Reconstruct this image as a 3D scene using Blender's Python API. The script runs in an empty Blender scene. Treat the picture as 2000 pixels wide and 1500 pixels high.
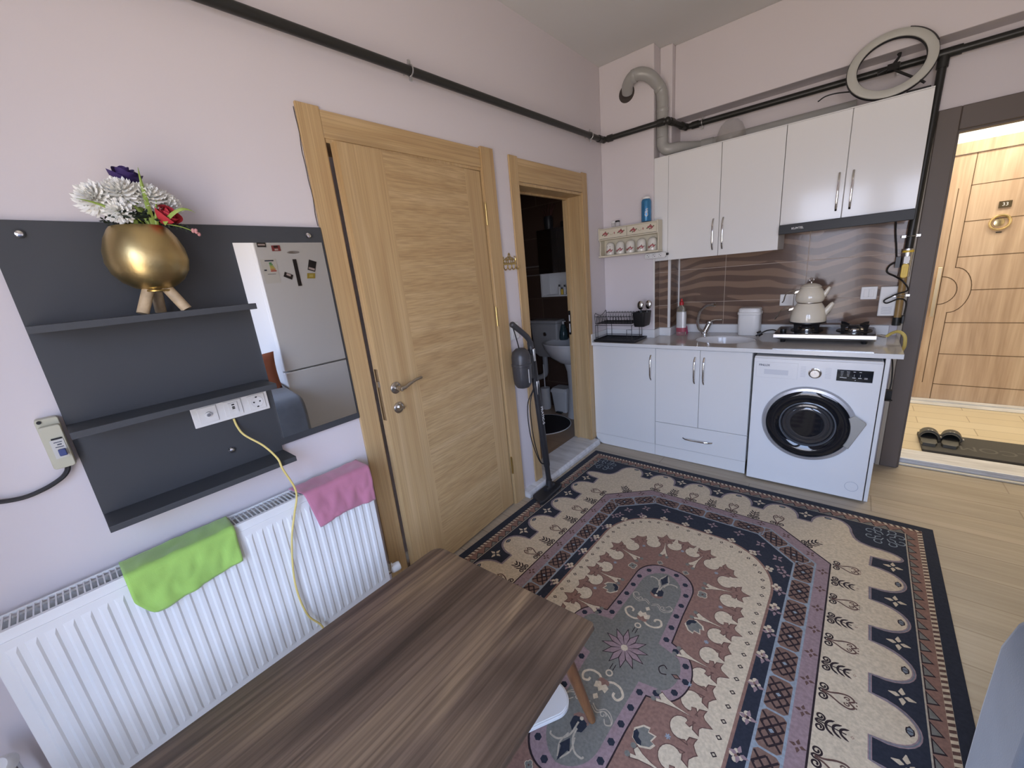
SKY, HALL, EXPO = 6.6, 27.0, 0.68
import bpy, bmesh, math, random
from math import sin, cos, pi, radians, sqrt, atan2
from mathutils import Vector, Matrix
random.seed(7)
scn = bpy.context.scene
COL = scn.collection
V = Vector

# ------------------------------------------------------------------ helpers
class MB:
    """collects shapes in world coordinates; mi = material index"""
    def __init__(s): s.v = []; s.f = []; s.m = []
    def add(s, vs, fs, mi=0):
        b = len(s.v); s.v += [tuple(p) for p in vs]
        for f in fs: s.f.append([b+i for i in f]); s.m.append(mi)
        return s
    def box(s, x0, y0, z0, x1, y1, z1, mi=0):
        p = [(x0,y0,z0),(x1,y0,z0),(x1,y1,z0),(x0,y1,z0),(x0,y0,z1),(x1,y0,z1),(x1,y1,z1),(x0,y1,z1)]
        return s.add(p, [(3,2,1,0),(4,5,6,7),(0,1,5,4),(1,2,6,5),(2,3,7,6),(3,0,4,7)], mi)
    def obox(s, c, ax, ay, az, mi=0):
        c = V(c); ax = V(ax); ay = V(ay); az = V(az)
        p = [c+a*ax+b*ay+d*az for d in (-1,1) for a, b in ((-1,-1),(1,-1),(1,1),(-1,1))]
        return s.add(p, [(3,2,1,0),(4,5,6,7),(0,1,5,4),(1,2,6,5),(2,3,7,6),(3,0,4,7)], mi)
    def prism(s, pts, d, mi=0):
        """polygon (3D points) swept along vector d"""
        d = V(d); n = len(pts); a = [V(p) for p in pts]; b = [p+d for p in a]
        return s.add(a+b, [list(range(n))[::-1], list(range(n, 2*n))] + [(i, (i+1)%n, n+(i+1)%n, n+i) for i in range(n)], mi)
    def poly(s, pts, mi=0): return s.add(pts, [list(range(len(pts)))], mi)
    def rings(s, rs, mi=0, cap0=True, cap1=True, closed=False):
        n = len(rs[0]); vs = [p for r in rs for p in r]; fs = []
        k = len(rs)
        for i in range(k if closed else k-1):
            a = i*n; b = ((i+1)%k)*n
            fs += [(a+j, a+(j+1)%n, b+(j+1)%n, b+j) for j in range(n)]
        if not closed:
            if cap0: fs.append(list(range(n))[::-1])
            if cap1: fs.append(list(range((k-1)*n, k*n)))
        return s.add(vs, fs, mi)
    def tube(s, pts, r, n=10, mi=0, closed=False, cap=True):
        P = [V(p) for p in pts]; k = len(P); R = r if isinstance(r, (list, tuple)) else [r]*k
        T = []
        for i in range(k):
            a = P[(i-1)%k] if (closed or i > 0) else P[i]; b = P[(i+1)%k] if (closed or i < k-1) else P[i]
            t = (b-a); T.append(t.normalized() if t.length > 1e-9 else V((0,0,1)))
        up = V((0,0,1)) if abs(T[0].z) < .9 else V((1,0,0))
        u = T[0].cross(up).normalized(); rs = []
        for i in range(k):
            u = (u - T[i]*u.dot(T[i]))
            u = u.normalized() if u.length > 1e-6 else T[i].orthogonal().normalized()
            w = T[i].cross(u)
            rs.append([P[i]+R[i]*(cos(2*pi*j/n)*u+sin(2*pi*j/n)*w) for j in range(n)])
        return s.rings(rs, mi, cap, cap, closed)
    def cyl(s, p0, p1, r0, r1=None, n=24, mi=0):
        return s.tube([p0, p1], [r0, r0 if r1 is None else r1], n, mi)
    def lathe(s, prof, c=(0,0,0), axis=(0,0,1), n=32, mi=0, sx=1, sy=1, cap0=True, cap1=True):
        a = V(axis).normalized(); c = V(c)
        if abs(a.z) > .999: u, w = V((1,0,0)), V((0,1,0))*(1 if a.z > 0 else -1)
        else: u = V((0,0,1)).cross(a).normalized(); w = a.cross(u)
        rs = [[c+a*h+r*(sx*cos(2*pi*j/n)*u+sy*sin(2*pi*j/n)*w) for j in range(n)] for r, h in prof]
        return s.rings(rs, mi, cap0, cap1)
    def torus(s, c, nrm, R, r, N=40, n=10, mi=0, sx=1):
        a = V(nrm).normalized(); u = a.orthogonal().normalized(); w = a.cross(u); c = V(c)
        return s.tube([c+R*(cos(2*pi*i/N)*u+sin(2*pi*i/N)*w) for i in range(N)], r, n, mi, True)
    def ball(s, c, rx, ry=None, rz=None, n=20, k=12, mi=0):
        ry = rx if ry is None else ry; rz = rx if rz is None else rz
        return s.rings([[V(c)+V((rx*sin(t)*cos(2*pi*j/n), ry*sin(t)*sin(2*pi*j/n), -rz*cos(t))) for j in range(n)]
                        for t in [pi*(i+.12*(i == 0)-.12*(i == k))/k for i in range(k+1)]], mi)
    def grid(s, fn, nu, nv, mi=0):
        vs = [fn(i/nu, j/nv) for j in range(nv+1) for i in range(nu+1)]
        return s.add(vs, [(j*(nu+1)+i, j*(nu+1)+i+1, (j+1)*(nu+1)+i+1, (j+1)*(nu+1)+i) for j in range(nv) for i in range(nu)], mi)
    def mesh(s, m, name, origin):
        o = V(origin); me = bpy.data.meshes.new(name)
        me.from_pydata([V(p)-o for p in s.v], [], s.f)
        return me

def arc(c, r, a0, a1, n, f):  # 2D arc mapped through f(a,b)
    return [f(c[0]+r*cos(a0+(a1-a0)*i/n), c[1]+r*sin(a0+(a1-a0)*i/n)) for i in range(n+1)]
def rrect(x0, y0, x1, y1, r, n=5):
    out = []
    for cx, cy, a in ((x1-r,y1-r,0),(x0+r,y1-r,90),(x0+r,y0+r,180),(x1-r,y0+r,270)):
        for i in range(n+1):
            t = radians(a+90*i/n); out.append((cx+r*cos(t), cy+r*sin(t)))
    return out
def smooth_path(pts, k=6):
    P = [V(p) for p in pts]; P = [P[0]*2-P[1]]+P+[P[-1]*2-P[-2]]; out = []
    for i in range(1, len(P)-2):
        a, b, c, d = P[i-1:i+3]
        for j in range(k):
            t = j/k
            out.append(.5*((2*b)+(c-a)*t+(2*a-5*b+4*c-d)*t*t+(-a+3*b-3*c+d)*t**3))
    return out+[P[-2]]

ORG = {}
def setp(o, label=None, cat=None, group=None, kind=None):
    if label: o['label'] = label
    if cat: o['category'] = cat
    if group: o['group'] = group
    if kind: o['kind'] = kind
def thing(name, label, cat, loc, group=None, kind=None):
    o = bpy.data.objects.new(name, None); o.empty_display_size = .05; COL.objects.link(o); o.location = loc
    ORG[o.name] = V(loc); setp(o, label, cat, group, kind); return o
def root(o):
    while o.parent: o = o.parent
    return o
def part(name, mb, mats, parent=None, bevel=0, smooth=True, ang=35, sub=0, seg=2, label=None, recalc=True, origin=None, solid=0):
    mats = mats if isinstance(mats, (list, tuple)) else [mats]
    if parent is not None: org = ORG[root(parent).name]
    elif origin is not None: org = V(origin)
    else:
        xs = list(zip(*mb.v)); org = V(((min(xs[0])+max(xs[0]))/2, (min(xs[1])+max(xs[1]))/2, min(xs[2])))
    me = mb.mesh(None, name, org)
    for m in mats: me.materials.append(m)
    me.polygons.foreach_set('material_index', mb.m)
    if recalc:
        bm = bmesh.new(); bm.from_mesh(me); bmesh.ops.recalc_face_normals(bm, faces=bm.faces); bm.to_mesh(me); bm.free()
    if smooth:
        me.polygons.foreach_set('use_smooth', [True]*len(me.polygons)); me.set_sharp_from_angle(angle=radians(ang))
    me.update()
    o = bpy.data.objects.new(name, me); COL.objects.link(o)
    if parent is not None:
        o.parent = parent
    else:
        o.location = org; ORG[o.name] = org
    if solid:
        md = o.modifiers.new('solid', 'SOLIDIFY'); md.thickness = solid; md.offset = 0
    if bevel:
        md = o.modifiers.new('edge', 'BEVEL'); md.width = bevel; md.segments = seg; md.limit_method = 'ANGLE'; md.angle_limit = radians(40)
    if sub:
        md = o.modifiers.new('sub', 'SUBSURF'); md.levels = md.render_levels = sub
    if label: o['label'] = label
    return o
def solo(name, mb, mats, label, cat, group=None, kind=None, **k):
    o = part(name, mb, mats, None, **k); setp(o, label, cat, group, kind); return o
def struct(name, mb, mats, **k):
    k.setdefault('smooth', False)
    o = part(name, mb, mats, None, **k); o['kind'] = 'structure'; return o
def dup(r, d, label=None):
    c = r.copy(); COL.objects.link(c); c.location = r.location+V(d); ORG[c.name] = ORG[r.name]+V(d)
    if label: c['label'] = label
    for ch in list(r.children):
        h = ch.copy(); COL.objects.link(h); h.parent = c
        for g in list(ch.children):
            q = g.copy(); COL.objects.link(q); q.parent = h
    return c
def text(name, s, mat, parent, pos, right, up, size, extrude=.0006, align='CENTER', bold=0.0):
    cu = bpy.data.curves.new('txt', 'FONT'); cu.body = s; cu.size = 1; cu.extrude = 0; cu.align_x = align; cu.align_y = 'CENTER'; cu.offset = bold
    o = bpy.data.objects.new('txt', cu); COL.objects.link(o)
    dg = bpy.context.evaluated_depsgraph_get(); dg.update()
    me = bpy.data.meshes.new_from_object(o.evaluated_get(dg)); bpy.data.objects.remove(o); bpy.data.curves.remove(cu)
    r = V(right).normalized(); u = V(up).normalized(); n = r.cross(u)
    org = ORG[root(parent).name]
    for v in me.vertices:
        v.co = V(pos)+r*v.co.x*size+u*v.co.y*size-org+n*extrude
    me.materials.clear(); me.materials.append(mat); me.name = name
    ob = bpy.data.objects.new(name, me); COL.objects.link(ob); ob.parent = parent
    return ob

# ------------------------------------------------------------------ materials
def lin(c):
    if isinstance(c, str):
        c = [int(c[i:i+2], 16)/255 for i in (0, 2, 4)]
        c = [x/12.92 if x <= .04045 else ((x+.055)/1.055)**2.4 for x in c]
    return (*c[:3], 1)
def mat(name, col, rough=.5, metal=0, bump=None, var=None, spec=.5, coat=0, trans=0, ior=1.45, alpha=1, sheen=0, emit=None, es=1, aniso=0):
    m = bpy.data.materials.new(name); m.use_nodes = True; N = m.node_tree.nodes; L = m.node_tree.links; b = N['Principled BSDF']
    c = lin(col); b.inputs['Base Color'].default_value = c
    b.inputs['Roughness'].default_value = rough; b.inputs['Metallic'].default_value = metal
    b.inputs['Specular IOR Level'].default_value = spec; b.inputs['Coat Weight'].default_value = coat; b.inputs['Coat Roughness'].default_value = .08
    b.inputs['Transmission Weight'].default_value = trans; b.inputs['IOR'].default_value = ior; b.inputs['Alpha'].default_value = alpha
    b.inputs['Sheen Weight'].default_value = sheen; b.inputs['Anisotropic'].default_value = aniso
    if emit: b.inputs['Emission Color'].default_value = lin(emit); b.inputs['Emission Strength'].default_value = es
    tc = N.new('ShaderNodeTexCoord')
    if var:
        sc, am = var[:2]; n = N.new('ShaderNodeTexNoise'); n.inputs['Scale'].default_value = sc; n.inputs['Detail'].default_value = 4
        if len(var) > 2:
            mp = N.new('ShaderNodeMapping'); mp.inputs['Scale'].default_value = var[2]; L.new(tc.outputs['Object'], mp.inputs[0]); L.new(mp.outputs[0], n.inputs[0])
        else: L.new(tc.outputs['Object'], n.inputs[0])
        r = N.new('ShaderNodeValToRGB'); r.color_ramp.elements[0].position = .3; r.color_ramp.elements[1].position = .7
        r.color_ramp.elements[0].color = (*[x*(1-am) for x in c[:3]], 1); r.color_ramp.elements[1].color = (*[min(1, x*(1+am)) for x in c[:3]], 1)
        L.new(n.outputs['Fac'], r.inputs[0]); L.new(r.outputs[0], b.inputs['Base Color'])
    if bump:
        n = N.new('ShaderNodeTexNoise'); n.inputs['Scale'].default_value = bump[0]; n.inputs['Detail'].default_value = 5
        L.new(tc.outputs['Object'], n.inputs[0]); k = N.new('ShaderNodeBump'); k.inputs['Strength'].default_value = bump[1]; k.inputs['Distance'].default_value = .002
        L.new(n.outputs['Fac'], k.inputs['Height']); L.new(k.outputs[0], b.inputs['Normal'])
    return m
def wood(name, cols, axis, scale=1.0, rough=.5, stretch=14, fine=1.0, bump=.25, dist=.6, planks=None, fs=9, fl=3.5):
    """grain running along axis (0,1,2); cols = dark..light"""
    m = bpy.data.materials.new(name); m.use_nodes = True; N = m.node_tree.nodes; L = m.node_tree.links; b = N['Principled BSDF']
    b.inputs['Roughness'].default_value = rough
    tc = N.new('ShaderNodeTexCoord'); mp = N.new('ShaderNodeMapping'); s = [scale*stretch]*3; s[axis] = scale; mp.inputs['Scale'].default_value = s
    L.new(tc.outputs['Object'], mp.inputs[0])
    n = N.new('ShaderNodeTexNoise'); n.inputs['Scale'].default_value = 1; n.inputs['Detail'].default_value = 3; n.inputs['Distortion'].default_value = dist
    L.new(mp.outputs[0], n.inputs[0])
    r = N.new('ShaderNodeValToRGB'); e = r.color_ramp.elements; e[0].position = .28; e[1].position = .72
    e[0].color = lin(cols[0]); e[1].color = lin(cols[-1])
    for i, c in enumerate(cols[1:-1]):
        q = e.new(.28+.44*(i+1)/(len(cols)-1)); q.color = lin(c)
    L.new(n.outputs['Fac'], r.inputs[0])
    mp2 = N.new('ShaderNodeMapping'); s = [scale*stretch*fs]*3; s[axis] = scale*fl; mp2.inputs['Scale'].default_value = s; L.new(tc.outputs['Object'], mp2.inputs[0])
    n2 = N.new('ShaderNodeTexNoise'); n2.inputs['Scale'].default_value = 1; n2.inputs['Detail'].default_value = 4; n2.inputs['Distortion'].default_value = .3; L.new(mp2.outputs[0], n2.inputs[0])
    r2 = N.new('ShaderNodeValToRGB'); r2.color_ramp.elements[0].position = .35; r2.color_ramp.elements[1].position = .62
    k = 1-.38*fine; r2.color_ramp.elements[0].color = (k, k*.97, k*.94, 1); r2.color_ramp.elements[1].color = (1, 1, 1, 1); L.new(n2.outputs['Fac'], r2.inputs[0])
    mx = N.new('ShaderNodeMix'); mx.data_type = 'RGBA'; mx.blend_type = 'MULTIPLY'; mx.inputs[0].default_value = 1
    L.new(r.outputs[0], mx.inputs[6]); L.new(r2.outputs[0], mx.inputs[7]); out = mx.outputs[2]
    if planks:
        bk = N.new('ShaderNodeTexBrick'); bk.inputs['Scale'].default_value = 1; bk.inputs['Brick Width'].default_value = planks[0]; bk.inputs['Row Height'].default_value = planks[1]
        bk.inputs['Mortar Size'].default_value = planks[2]; bk.inputs['Color1'].default_value = (.93,.93,.93,1); bk.inputs['Color2'].default_value = (1.05,1.04,1.02,1); bk.inputs['Mortar'].default_value = (.72,.69,.66,1)
        mp3 = N.new('ShaderNodeMapping'); L.new(tc.outputs['Object'], mp3.inputs[0])
        if len(planks) > 3: mp3.inputs['Rotation'].default_value = (0, 0, planks[3])
        L.new(mp3.outputs[0], bk.inputs[0])
        m2 = N.new('ShaderNodeMix'); m2.data_type = 'RGBA'; m2.blend_type = 'MULTIPLY'; m2.inputs[0].default_value = 1; L.new(out, m2.inputs[6]); L.new(bk.outputs[0], m2.inputs[7]); out = m2.outputs[2]
    L.new(out, b.inputs['Base Color'])
    if bump:
        k = N.new('ShaderNodeBump'); k.inputs['Strength'].default_value = bump; k.inputs['Distance'].default_value = .001; L.new(n2.outputs['Fac'], k.inputs['Height']); L.new(k.outputs[0], b.inputs['Normal'])
    return m
def wavetile(name):
    m = bpy.data.materials.new(name); m.use_nodes = True; N = m.node_tree.nodes; L = m.node_tree.links; b = N['Principled BSDF']
    b.inputs['Roughness'].default_value = .12; b.inputs['Specular IOR Level'].default_value = .3
    tc = N.new('ShaderNodeTexCoord')
    def wave(sx, sz, off):
        mp = N.new('ShaderNodeMapping'); mp.inputs['Scale'].default_value = (sx, sx, sz); mp.inputs['Location'].default_value = (off, 0, off*2.3); L.new(tc.outputs['Object'], mp.inputs[0])
        n = N.new('ShaderNodeTexNoise'); n.inputs['Scale'].default_value = 1; n.inputs['Detail'].default_value = 0; L.new(mp.outputs[0], n.inputs[0]); return n
    n = wave(4.2, 2.2, 1.7)
    sp = N.new('ShaderNodeSeparateXYZ'); L.new(tc.outputs['Object'], sp.inputs[0])
    a = N.new('ShaderNodeMath'); a.operation = 'MULTIPLY_ADD'; L.new(n.outputs['Fac'], a.inputs[0]); a.inputs[1].default_value = .16; L.new(sp.outputs['Z'], a.inputs[2])
    s = N.new('ShaderNodeMath'); s.operation = 'MULTIPLY'; L.new(a.outputs[0], s.inputs[0]); s.inputs[1].default_value = 2*pi/.072
    q = N.new('ShaderNodeMath'); q.operation = 'SINE'; L.new(s.outputs[0], q.inputs[0])
    n2 = wave(3.0, 11, 8.1)
    t = N.new('ShaderNodeMath'); t.operation = 'MULTIPLY_ADD'; L.new(n2.outputs['Fac'], t.inputs[0]); t.inputs[1].default_value = 3.6; L.new(q.outputs[0], t.inputs[2])
    u = N.new('ShaderNodeMath'); u.operation = 'MULTIPLY_ADD'; L.new(t.outputs[0], u.inputs[0]); u.inputs[1].default_value = .3; u.inputs[2].default_value = -.05
    r = N.new('ShaderNodeValToRGB'); e = r.color_ramp.elements; e[0].position = .40; e[0].color = lin('66544a'); e[1].position = .56; e[1].color = lin('87705f')
    x = e.new(.43); x.color = lin('6b584c'); x = e.new(.53); x.color = lin('6e5b4f'); x = e.new(.545); x.color = lin('93796a')
    L.new(u.outputs[0], r.inputs[0]); L.new(r.outputs[0], b.inputs['Base Color'])
    k = N.new('ShaderNodeBump'); k.inputs['Strength'].default_value = .12; k.inputs['Distance'].default_value = .001
    nn = N.new('ShaderNodeTexNoise'); nn.inputs['Scale'].default_value = 60; L.new(tc.outputs['Object'], nn.inputs[0]); L.new(nn.outputs['Fac'], k.inputs['Height']); L.new(k.outputs[0], b.inputs['Normal'])
    return m
def tiles(name, c1, c2, mortar, w, h, ms=.004, rough=.35, rotx=0, var=.1):
    m = bpy.data.materials.new(name); m.use_nodes = True; N = m.node_tree.nodes; L = m.node_tree.links; b = N['Principled BSDF']; b.inputs['Roughness'].default_value = rough
    tc = N.new('ShaderNodeTexCoord'); mp = N.new('ShaderNodeMapping'); L.new(tc.outputs['Object'], mp.inputs[0]); mp.inputs['Rotation'].default_value = (rotx, 0, 0)
    bk = N.new('ShaderNodeTexBrick'); L.new(mp.outputs[0], bk.inputs[0]); bk.inputs['Scale'].default_value = 1; bk.inputs['Brick Width'].default_value = w; bk.inputs['Row Height'].default_value = h
    bk.inputs['Mortar Size'].default_value = ms; bk.inputs['Color1'].default_value = lin(c1); bk.inputs['Color2'].default_value = lin(c2); bk.inputs['Mortar'].default_value = lin(mortar)
    L.new(bk.outputs[0], b.inputs['Base Color']); return m

M = {}
M['wall'] = mat('wall_paint', (.67, .630, .648), .75, bump=(9, .12), spec=.3)
M['ceil'] = mat('ceiling_paint', (.68, .68, .67), .85, spec=.2)
M['wallin'] = mat('pillar_side_paint', (.60, .545, .58), .75, spec=.3)
M['white'] = mat('white_gloss_lacquer', (.76, .76, .75), .16, spec=.5, coat=.25)
M['whitem'] = mat('white_matt', (.72, .72, .71), .5)
M['plast'] = mat('white_plastic', (.74, .74, .73), .3)
M['enam'] = mat('radiator_enamel', (.78, .79, .79), .3)
M['dark'] = mat('charcoal_board', (.05, .054, .06), .5, bump=(300, .04))
M['oakv'] = wood('oak_veneer_upright', ['b99a6e', 'c3a679', 'ccb085'], 2, .9, .42, 18, .5, .25, .5, None, 16, 2.0)
M['oakh'] = wood('oak_veneer_across', ['b99a6e', 'c3a679', 'ccb085'], 1, .9, .42, 15, .6, .4, .9, None, 12, 2.0)
M['hallwood'] = wood('pale_walnut_door', ['a89079', 'bea68e', 'd0bba3'], 2, .9, .4, 9, .3, .1, 1.0)
M['tabletop'] = wood('rustic_walnut_laminate', ['46372c', '584638', '6b5645', '856c53', 'a98c69'], 1, .6, .42, 8, 1.15, .35, 1.6, None, 24, 2.2)
M['legwood'] = wood('brown_turned_wood', ['5a3a22', '7a5334', '8f6641'], 2, 2, .4, 10, .4)
M['floor'] = wood('pale_oak_laminate', ['a19582', 'ada18e', 'b8ac99'], 0, .8, .42, 9, .3, .1, .5, (1.2, .19, .003))
M['steel'] = mat('brushed_steel', (.58, .58, .58), .28, 1, aniso=.4)
M['chrome'] = mat('chrome', (.75, .75, .75), .08, 1)
M['nickel'] = mat('satin_nickel', (.50, .47, .43), .25, 1)
M['brass'] = mat('brass', (.60, .45, .18), .3, 1)
M['gold'] = mat('brushed_gold', (.52, .40, .19), .38, 1, bump=(140, .12), var=(6, .12))
M['black'] = mat('black_plastic', (.012, .012, .013), .35)
M['blackm'] = mat('black_satin_metal', (.015, .015, .017), .4)
M['blackg'] = mat('black_glass', (.008, .009, .012), .05, spec=.6)
M['pipe'] = mat('dark_painted_pipe', (.022, .022, .02), .38)
M['pvc'] = mat('grey_white_pvc', (.36, .36, .345), .25)
M['mirror'] = mat('mirror_silver', (.88, .89, .89), .01, 1)
M['glass'] = mat('clear_glass', (1, 1, 1), .02, trans=1, ior=1.45)
M['steeldoor'] = mat('taupe_steel_frame', (.125, .102, .088), .5, bump=(220, .1))
M['marble'] = mat('grey_white_marble', (.62, .62, .62), .25, var=(5, .16, (1, 6, 6)))
M['tile'] = wavetile('brown_wave_tile')
M['grout'] = mat('beige_grout', (.50, .40, .32), .6)
M['trimw'] = mat('white_tile_trim', (.74, .73, .71), .4)
M['stone'] = mat('polished_counter_stone', (.50, .475, .45), .09, var=(160, .05), spec=.5)
M['stoneedge'] = mat('counter_edge_stone', (.72, .73, .73), .18)
M['ceram'] = mat('white_ceramic', (.74, .74, .74), .12)
M['cream'] = mat('cream_enamel', (.68, .63, .52), .12, coat=.3)
M['grey'] = mat('dark_grey_plastic', (.05, .05, .055), .32)
M['grey2'] = mat('charcoal_plastic', (.022, .022, .025), .42)
M['red'] = mat('red_plastic', (.42, .02, .025), .35)
M['yellow'] = mat('yellow_plastic', (.75, .52, .06), .4)
M['yellowc'] = mat('pale_yellow_cable', (.72, .58, .20), .5)
M['sofa'] = mat('slate_velvet', (.105, .118, .14), .8, sheen=.5, var=(7, .18), bump=(240, .2))
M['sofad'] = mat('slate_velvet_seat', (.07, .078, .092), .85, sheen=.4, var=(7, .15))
M['rust'] = mat('rust_cushion', (.32, .11, .06), .85, bump=(200, .2))
M['bathwall'] = tiles('brown_bathroom_tile', '57443a', '503f36', '6a5a4e', .6, .3, .003, .25, pi/2)
M['bathfloor'] = tiles('beige_floor_tile', 'a28b73', '9a836c', '857261', .45, .45, .003, .35)
M['hallfloor'] = tiles('pale_wood_plank_tile', 'd0c3a8', 'cabca0', 'a3947a', .6, .15, .003, .35)
M['hallwall'] = mat('hall_cream_paint', (.76, .73, .66), .7)
M['mat'] = mat('grey_ribbed_doormat', (.075, .07, .062), .95, bump=(320, .6))
M['rubber'] = mat('khaki_grey_rubber', (.085, .082, .07), .5)
M['letter'] = mat('pale_lettering', (.70, .70, .70), .5)
M['inkd'] = mat('dark_lettering', (.03, .04, .07), .5)
# ------------------------------------------------------------------ room shell
H = 2.87; W = 3.0; YB = -3.82; YK = .306
d1 = (-2.25, -1.365, 2.035); d2 = (-1.085, -.312, 2.0)
m = MB(); m.box(-.001, YB, -.1, W, .372, 0); m.box(-1.75, d1[0]-.3, -.1, -.001, d1[1]+.1, 0); struct('floor', m, M['floor'], origin=(0, 0, 0))
m = MB(); m.box(-1.75, YB-.15, H, W+.15, .5, H+.12); struct('ceiling', m, M['ceil'])
m = MB(); T = -.16
m.box(T, YB, 0, 0, d1[0], H); m.box(T, d1[0], d1[2], 0, d1[1], H); m.box(T, d1[1], 0, 0, d2[0], H); m.box(T, d2[0], d2[2], 0, d2[1], H); m.box(T, d2[1], 0, 0, .306, H)
struct('wall_left', m, M['wall'], origin=(0, 0, 0))
m = MB(); m.box(-1.75, d1[0]-.3, 0, T-.06, d1[1]+.1, H); struct('wall_store', m, M['wall'])
m = MB(); m.box(W, YB, 0, W+.15, .45, H); struct('wall_right', m, M['wall'], origin=(0, 0, 0))
# wall behind the viewer with a balcony door and a window
ow = [(.86, 1.68, .0, 2.2), (1.80, 2.8, .8, 2.2)]
m = MB(); y0 = YB-.2
m.box(-.16, y0, 0, ow[0][0], YB, H); m.box(ow[0][0], y0, 2.2, ow[0][1], YB, H); m.box(ow[0][1], y0, 0, ow[1][0], YB, H)
m.box(ow[1][0], y0, 0, ow[1][1], YB, ow[1][2]); m.box(ow[1][0], y0, 2.2, ow[1][1], YB, H); m.box(ow[1][1], y0, 0, W+.15, YB, H)
struct('wall_back', m, M['wall'], origin=(0, 0, 0))
def winunit(nm, x0, x1, z0, z1, fr=.06):
    e = thing(nm, None, None, ((x0+x1)/2, YB-.1, z0), kind='structure')
    m = MB(); a, b = YB-.14, YB-.07
    m.box(x0, a, z0, x0+fr, b, z1); m.box(x1-fr, a, z0, x1, b, z1); m.box(x0+fr, a, z0, x1-fr, b, z0+fr); m.box(x0+fr, a, z1-fr, x1-fr, b, z1)
    part('window_frame', m, M['plast'], e, bevel=.004)
    g = bpy.data.materials.get('window_pane') 
    if g is None:
        g = bpy.data.materials.new('window_pane'); g.use_nodes = True; N = g.node_tree.nodes; N.clear(); o = N.new('ShaderNodeOutputMaterial'); t = N.new('ShaderNodeBsdfTransparent'); s = N.new('ShaderNodeBsdfGlossy'); s.inputs['Roughness'].default_value = .02
        x = N.new('ShaderNodeMixShader'); x.inputs[0].default_value = .06; g.node_tree.links.new(t.outputs[0], x.inputs[1]); g.node_tree.links.new(s.outputs[0], x.inputs[2]); g.node_tree.links.new(x.outputs[0], o.inputs[0])
    m = MB(); m.box(x0+fr, YB-.108, z0+fr, x1-fr, YB-.102, z1-fr); part('pane', m, g, e)
winunit('window_1', *ow[0]); winunit('window_2', *ow[1])
# kitchen wall, pillars and beam
XD0, XD1, ZD = 1.90, 2.86, 2.06
m = MB(); m.box(0, YK, 0, XD0, .44, H); m.box(XD0, YK, ZD, XD1, .44, H); m.box(XD1, YK, 0, W, .44, H); struct('wall_front', m, M['wall'], origin=(0, 0, 0))
m = MB(); m.box(0, 0, 0, .41, YK, H); m.box(.41, .109, 0, .495, YK, H); struct('wall_pillar', m, M['wall'], origin=(0, 0, 0), bevel=.006)
m = MB(); m.box(.495, .165, 2.423, W, YK, H); struct('wall_beam', m, M['wall'], origin=(0, 0, 0), bevel=.005)
# tiled splashback strip: tiles with grout lines
m = MB(); g = .0018
zs = [(.951, 1.126), (1.126, 1.38), (1.38, 1.607)]
xs = [(.505, .843), (.843, 1.341), (1.341, 1.835)]
for z0, z1 in zs:
    for x0, x1 in xs: m.box(x0+g, .2965, z0+g, x1-g, .304, z1-g, 0)
    m.box(.4115, .003, z0+g, .4185, .1015, z1-g, 0)
    m.box(.420, .1015, z0+g, .486, .1075, z1-g, 0); m.box(.4965, .112, z0+g, .5035, .2955, z1-g, 0)
m.box(.505, .299, .951, 1.835, .3055, 1.607, 1); m.box(.4105, .003, .951, .415, .108, 1.607, 1); m.box(.4105, .1055, .951, .49, .1085, 1.607, 1); m.box(.4955, .11, .951, .5, .305, 1.607, 1)
m.box(.486, .0985, .951, .5045, .112, 1.607, 2); m.box(.503, .288, .951, .513, .2965, 1.607, 2); m.box(.4085, -.0005, .951, .4195, .004, 1.607, 2)
struct('trim_2', m, [M['tile'], M['grout'], M['trimw']], origin=(0, 0, 0))
# marble threshold strip along the bathroom door
m = MB(); m.prism([(-.17, -1.285, 0), (.062, -1.285, 0), (.062, -1.285, .022), (.05, -1.285, .045), (-.17, -1.285, .045)], (0, 1.0, 0)); struct('trim_1', m, M['marble'], bevel=.004)
# ---------------- bathroom shell
BX, BYW = -1.62, .352
m = MB(); m.box(BX, -1.35, -.08, -.161, BYW, .02); struct('floor_bathroom', m, M['bathfloor'], origin=(0, 0, .02))
m = MB(); m.box(BX-.1, -1.45, 0, BX, BYW+.1, 2.5); m.box(BX, BYW, 0, -.001, BYW+.1, 2.5); m.box(BX, -1.45, 0, T-.001, -1.35, 2.5); struct('wall_bathroom', m, M['bathwall'], origin=(0, 0, 0))
m = MB(); m.box(BX-.1, -1.45, 2.5, T-.001, BYW+.1, 2.56); struct('ceiling_bathroom', m, M['ceil'])
# ---------------- stair hall shell
m = MB(); m.box(1.2, .402, -.1, 4.0, 1.9, 0.028); struct('floor_hall', m, M['hallfloor'], origin=(0, 0, 0))
m = MB(); m.box(1.2, 1.87, 0, 2.02, 2.0, 2.7); m.box(2.02, 1.87, 2.14, 3.02, 2.0, 2.7); m.box(3.02, 1.87, 0, 4.0, 2.0, 2.7)
m.box(1.1, .45, 0, 1.2, 2.0, 2.7); m.box(4.0, .45, 0, 4.1, 2.0, 2.7); m.box(W+.001, .36, 0, 4.0, .45, 2.7); struct('wall_hall', m, M['hallwall'], origin=(0, 0, 0))
m = MB(); m.box(1.1, .45, 2.7, 4.1, 2.0, 2.78); struct('ceiling_hall', m, M['ceil'])
m = MB(); m.box(1.94, .372, .0285, 2.86, .545, .045); m.box(1.94, .372, 0, 2.86, .40, .0285); struct('trim_3', m, M['marble'], bevel=.004)
m = MB(); m.box(1.94, .345, .0005, 2.80, .3715, .012); struct('trim_4', m, mat('pale_metal_strip', (.62, .58, .48), .35), bevel=.003)
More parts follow.
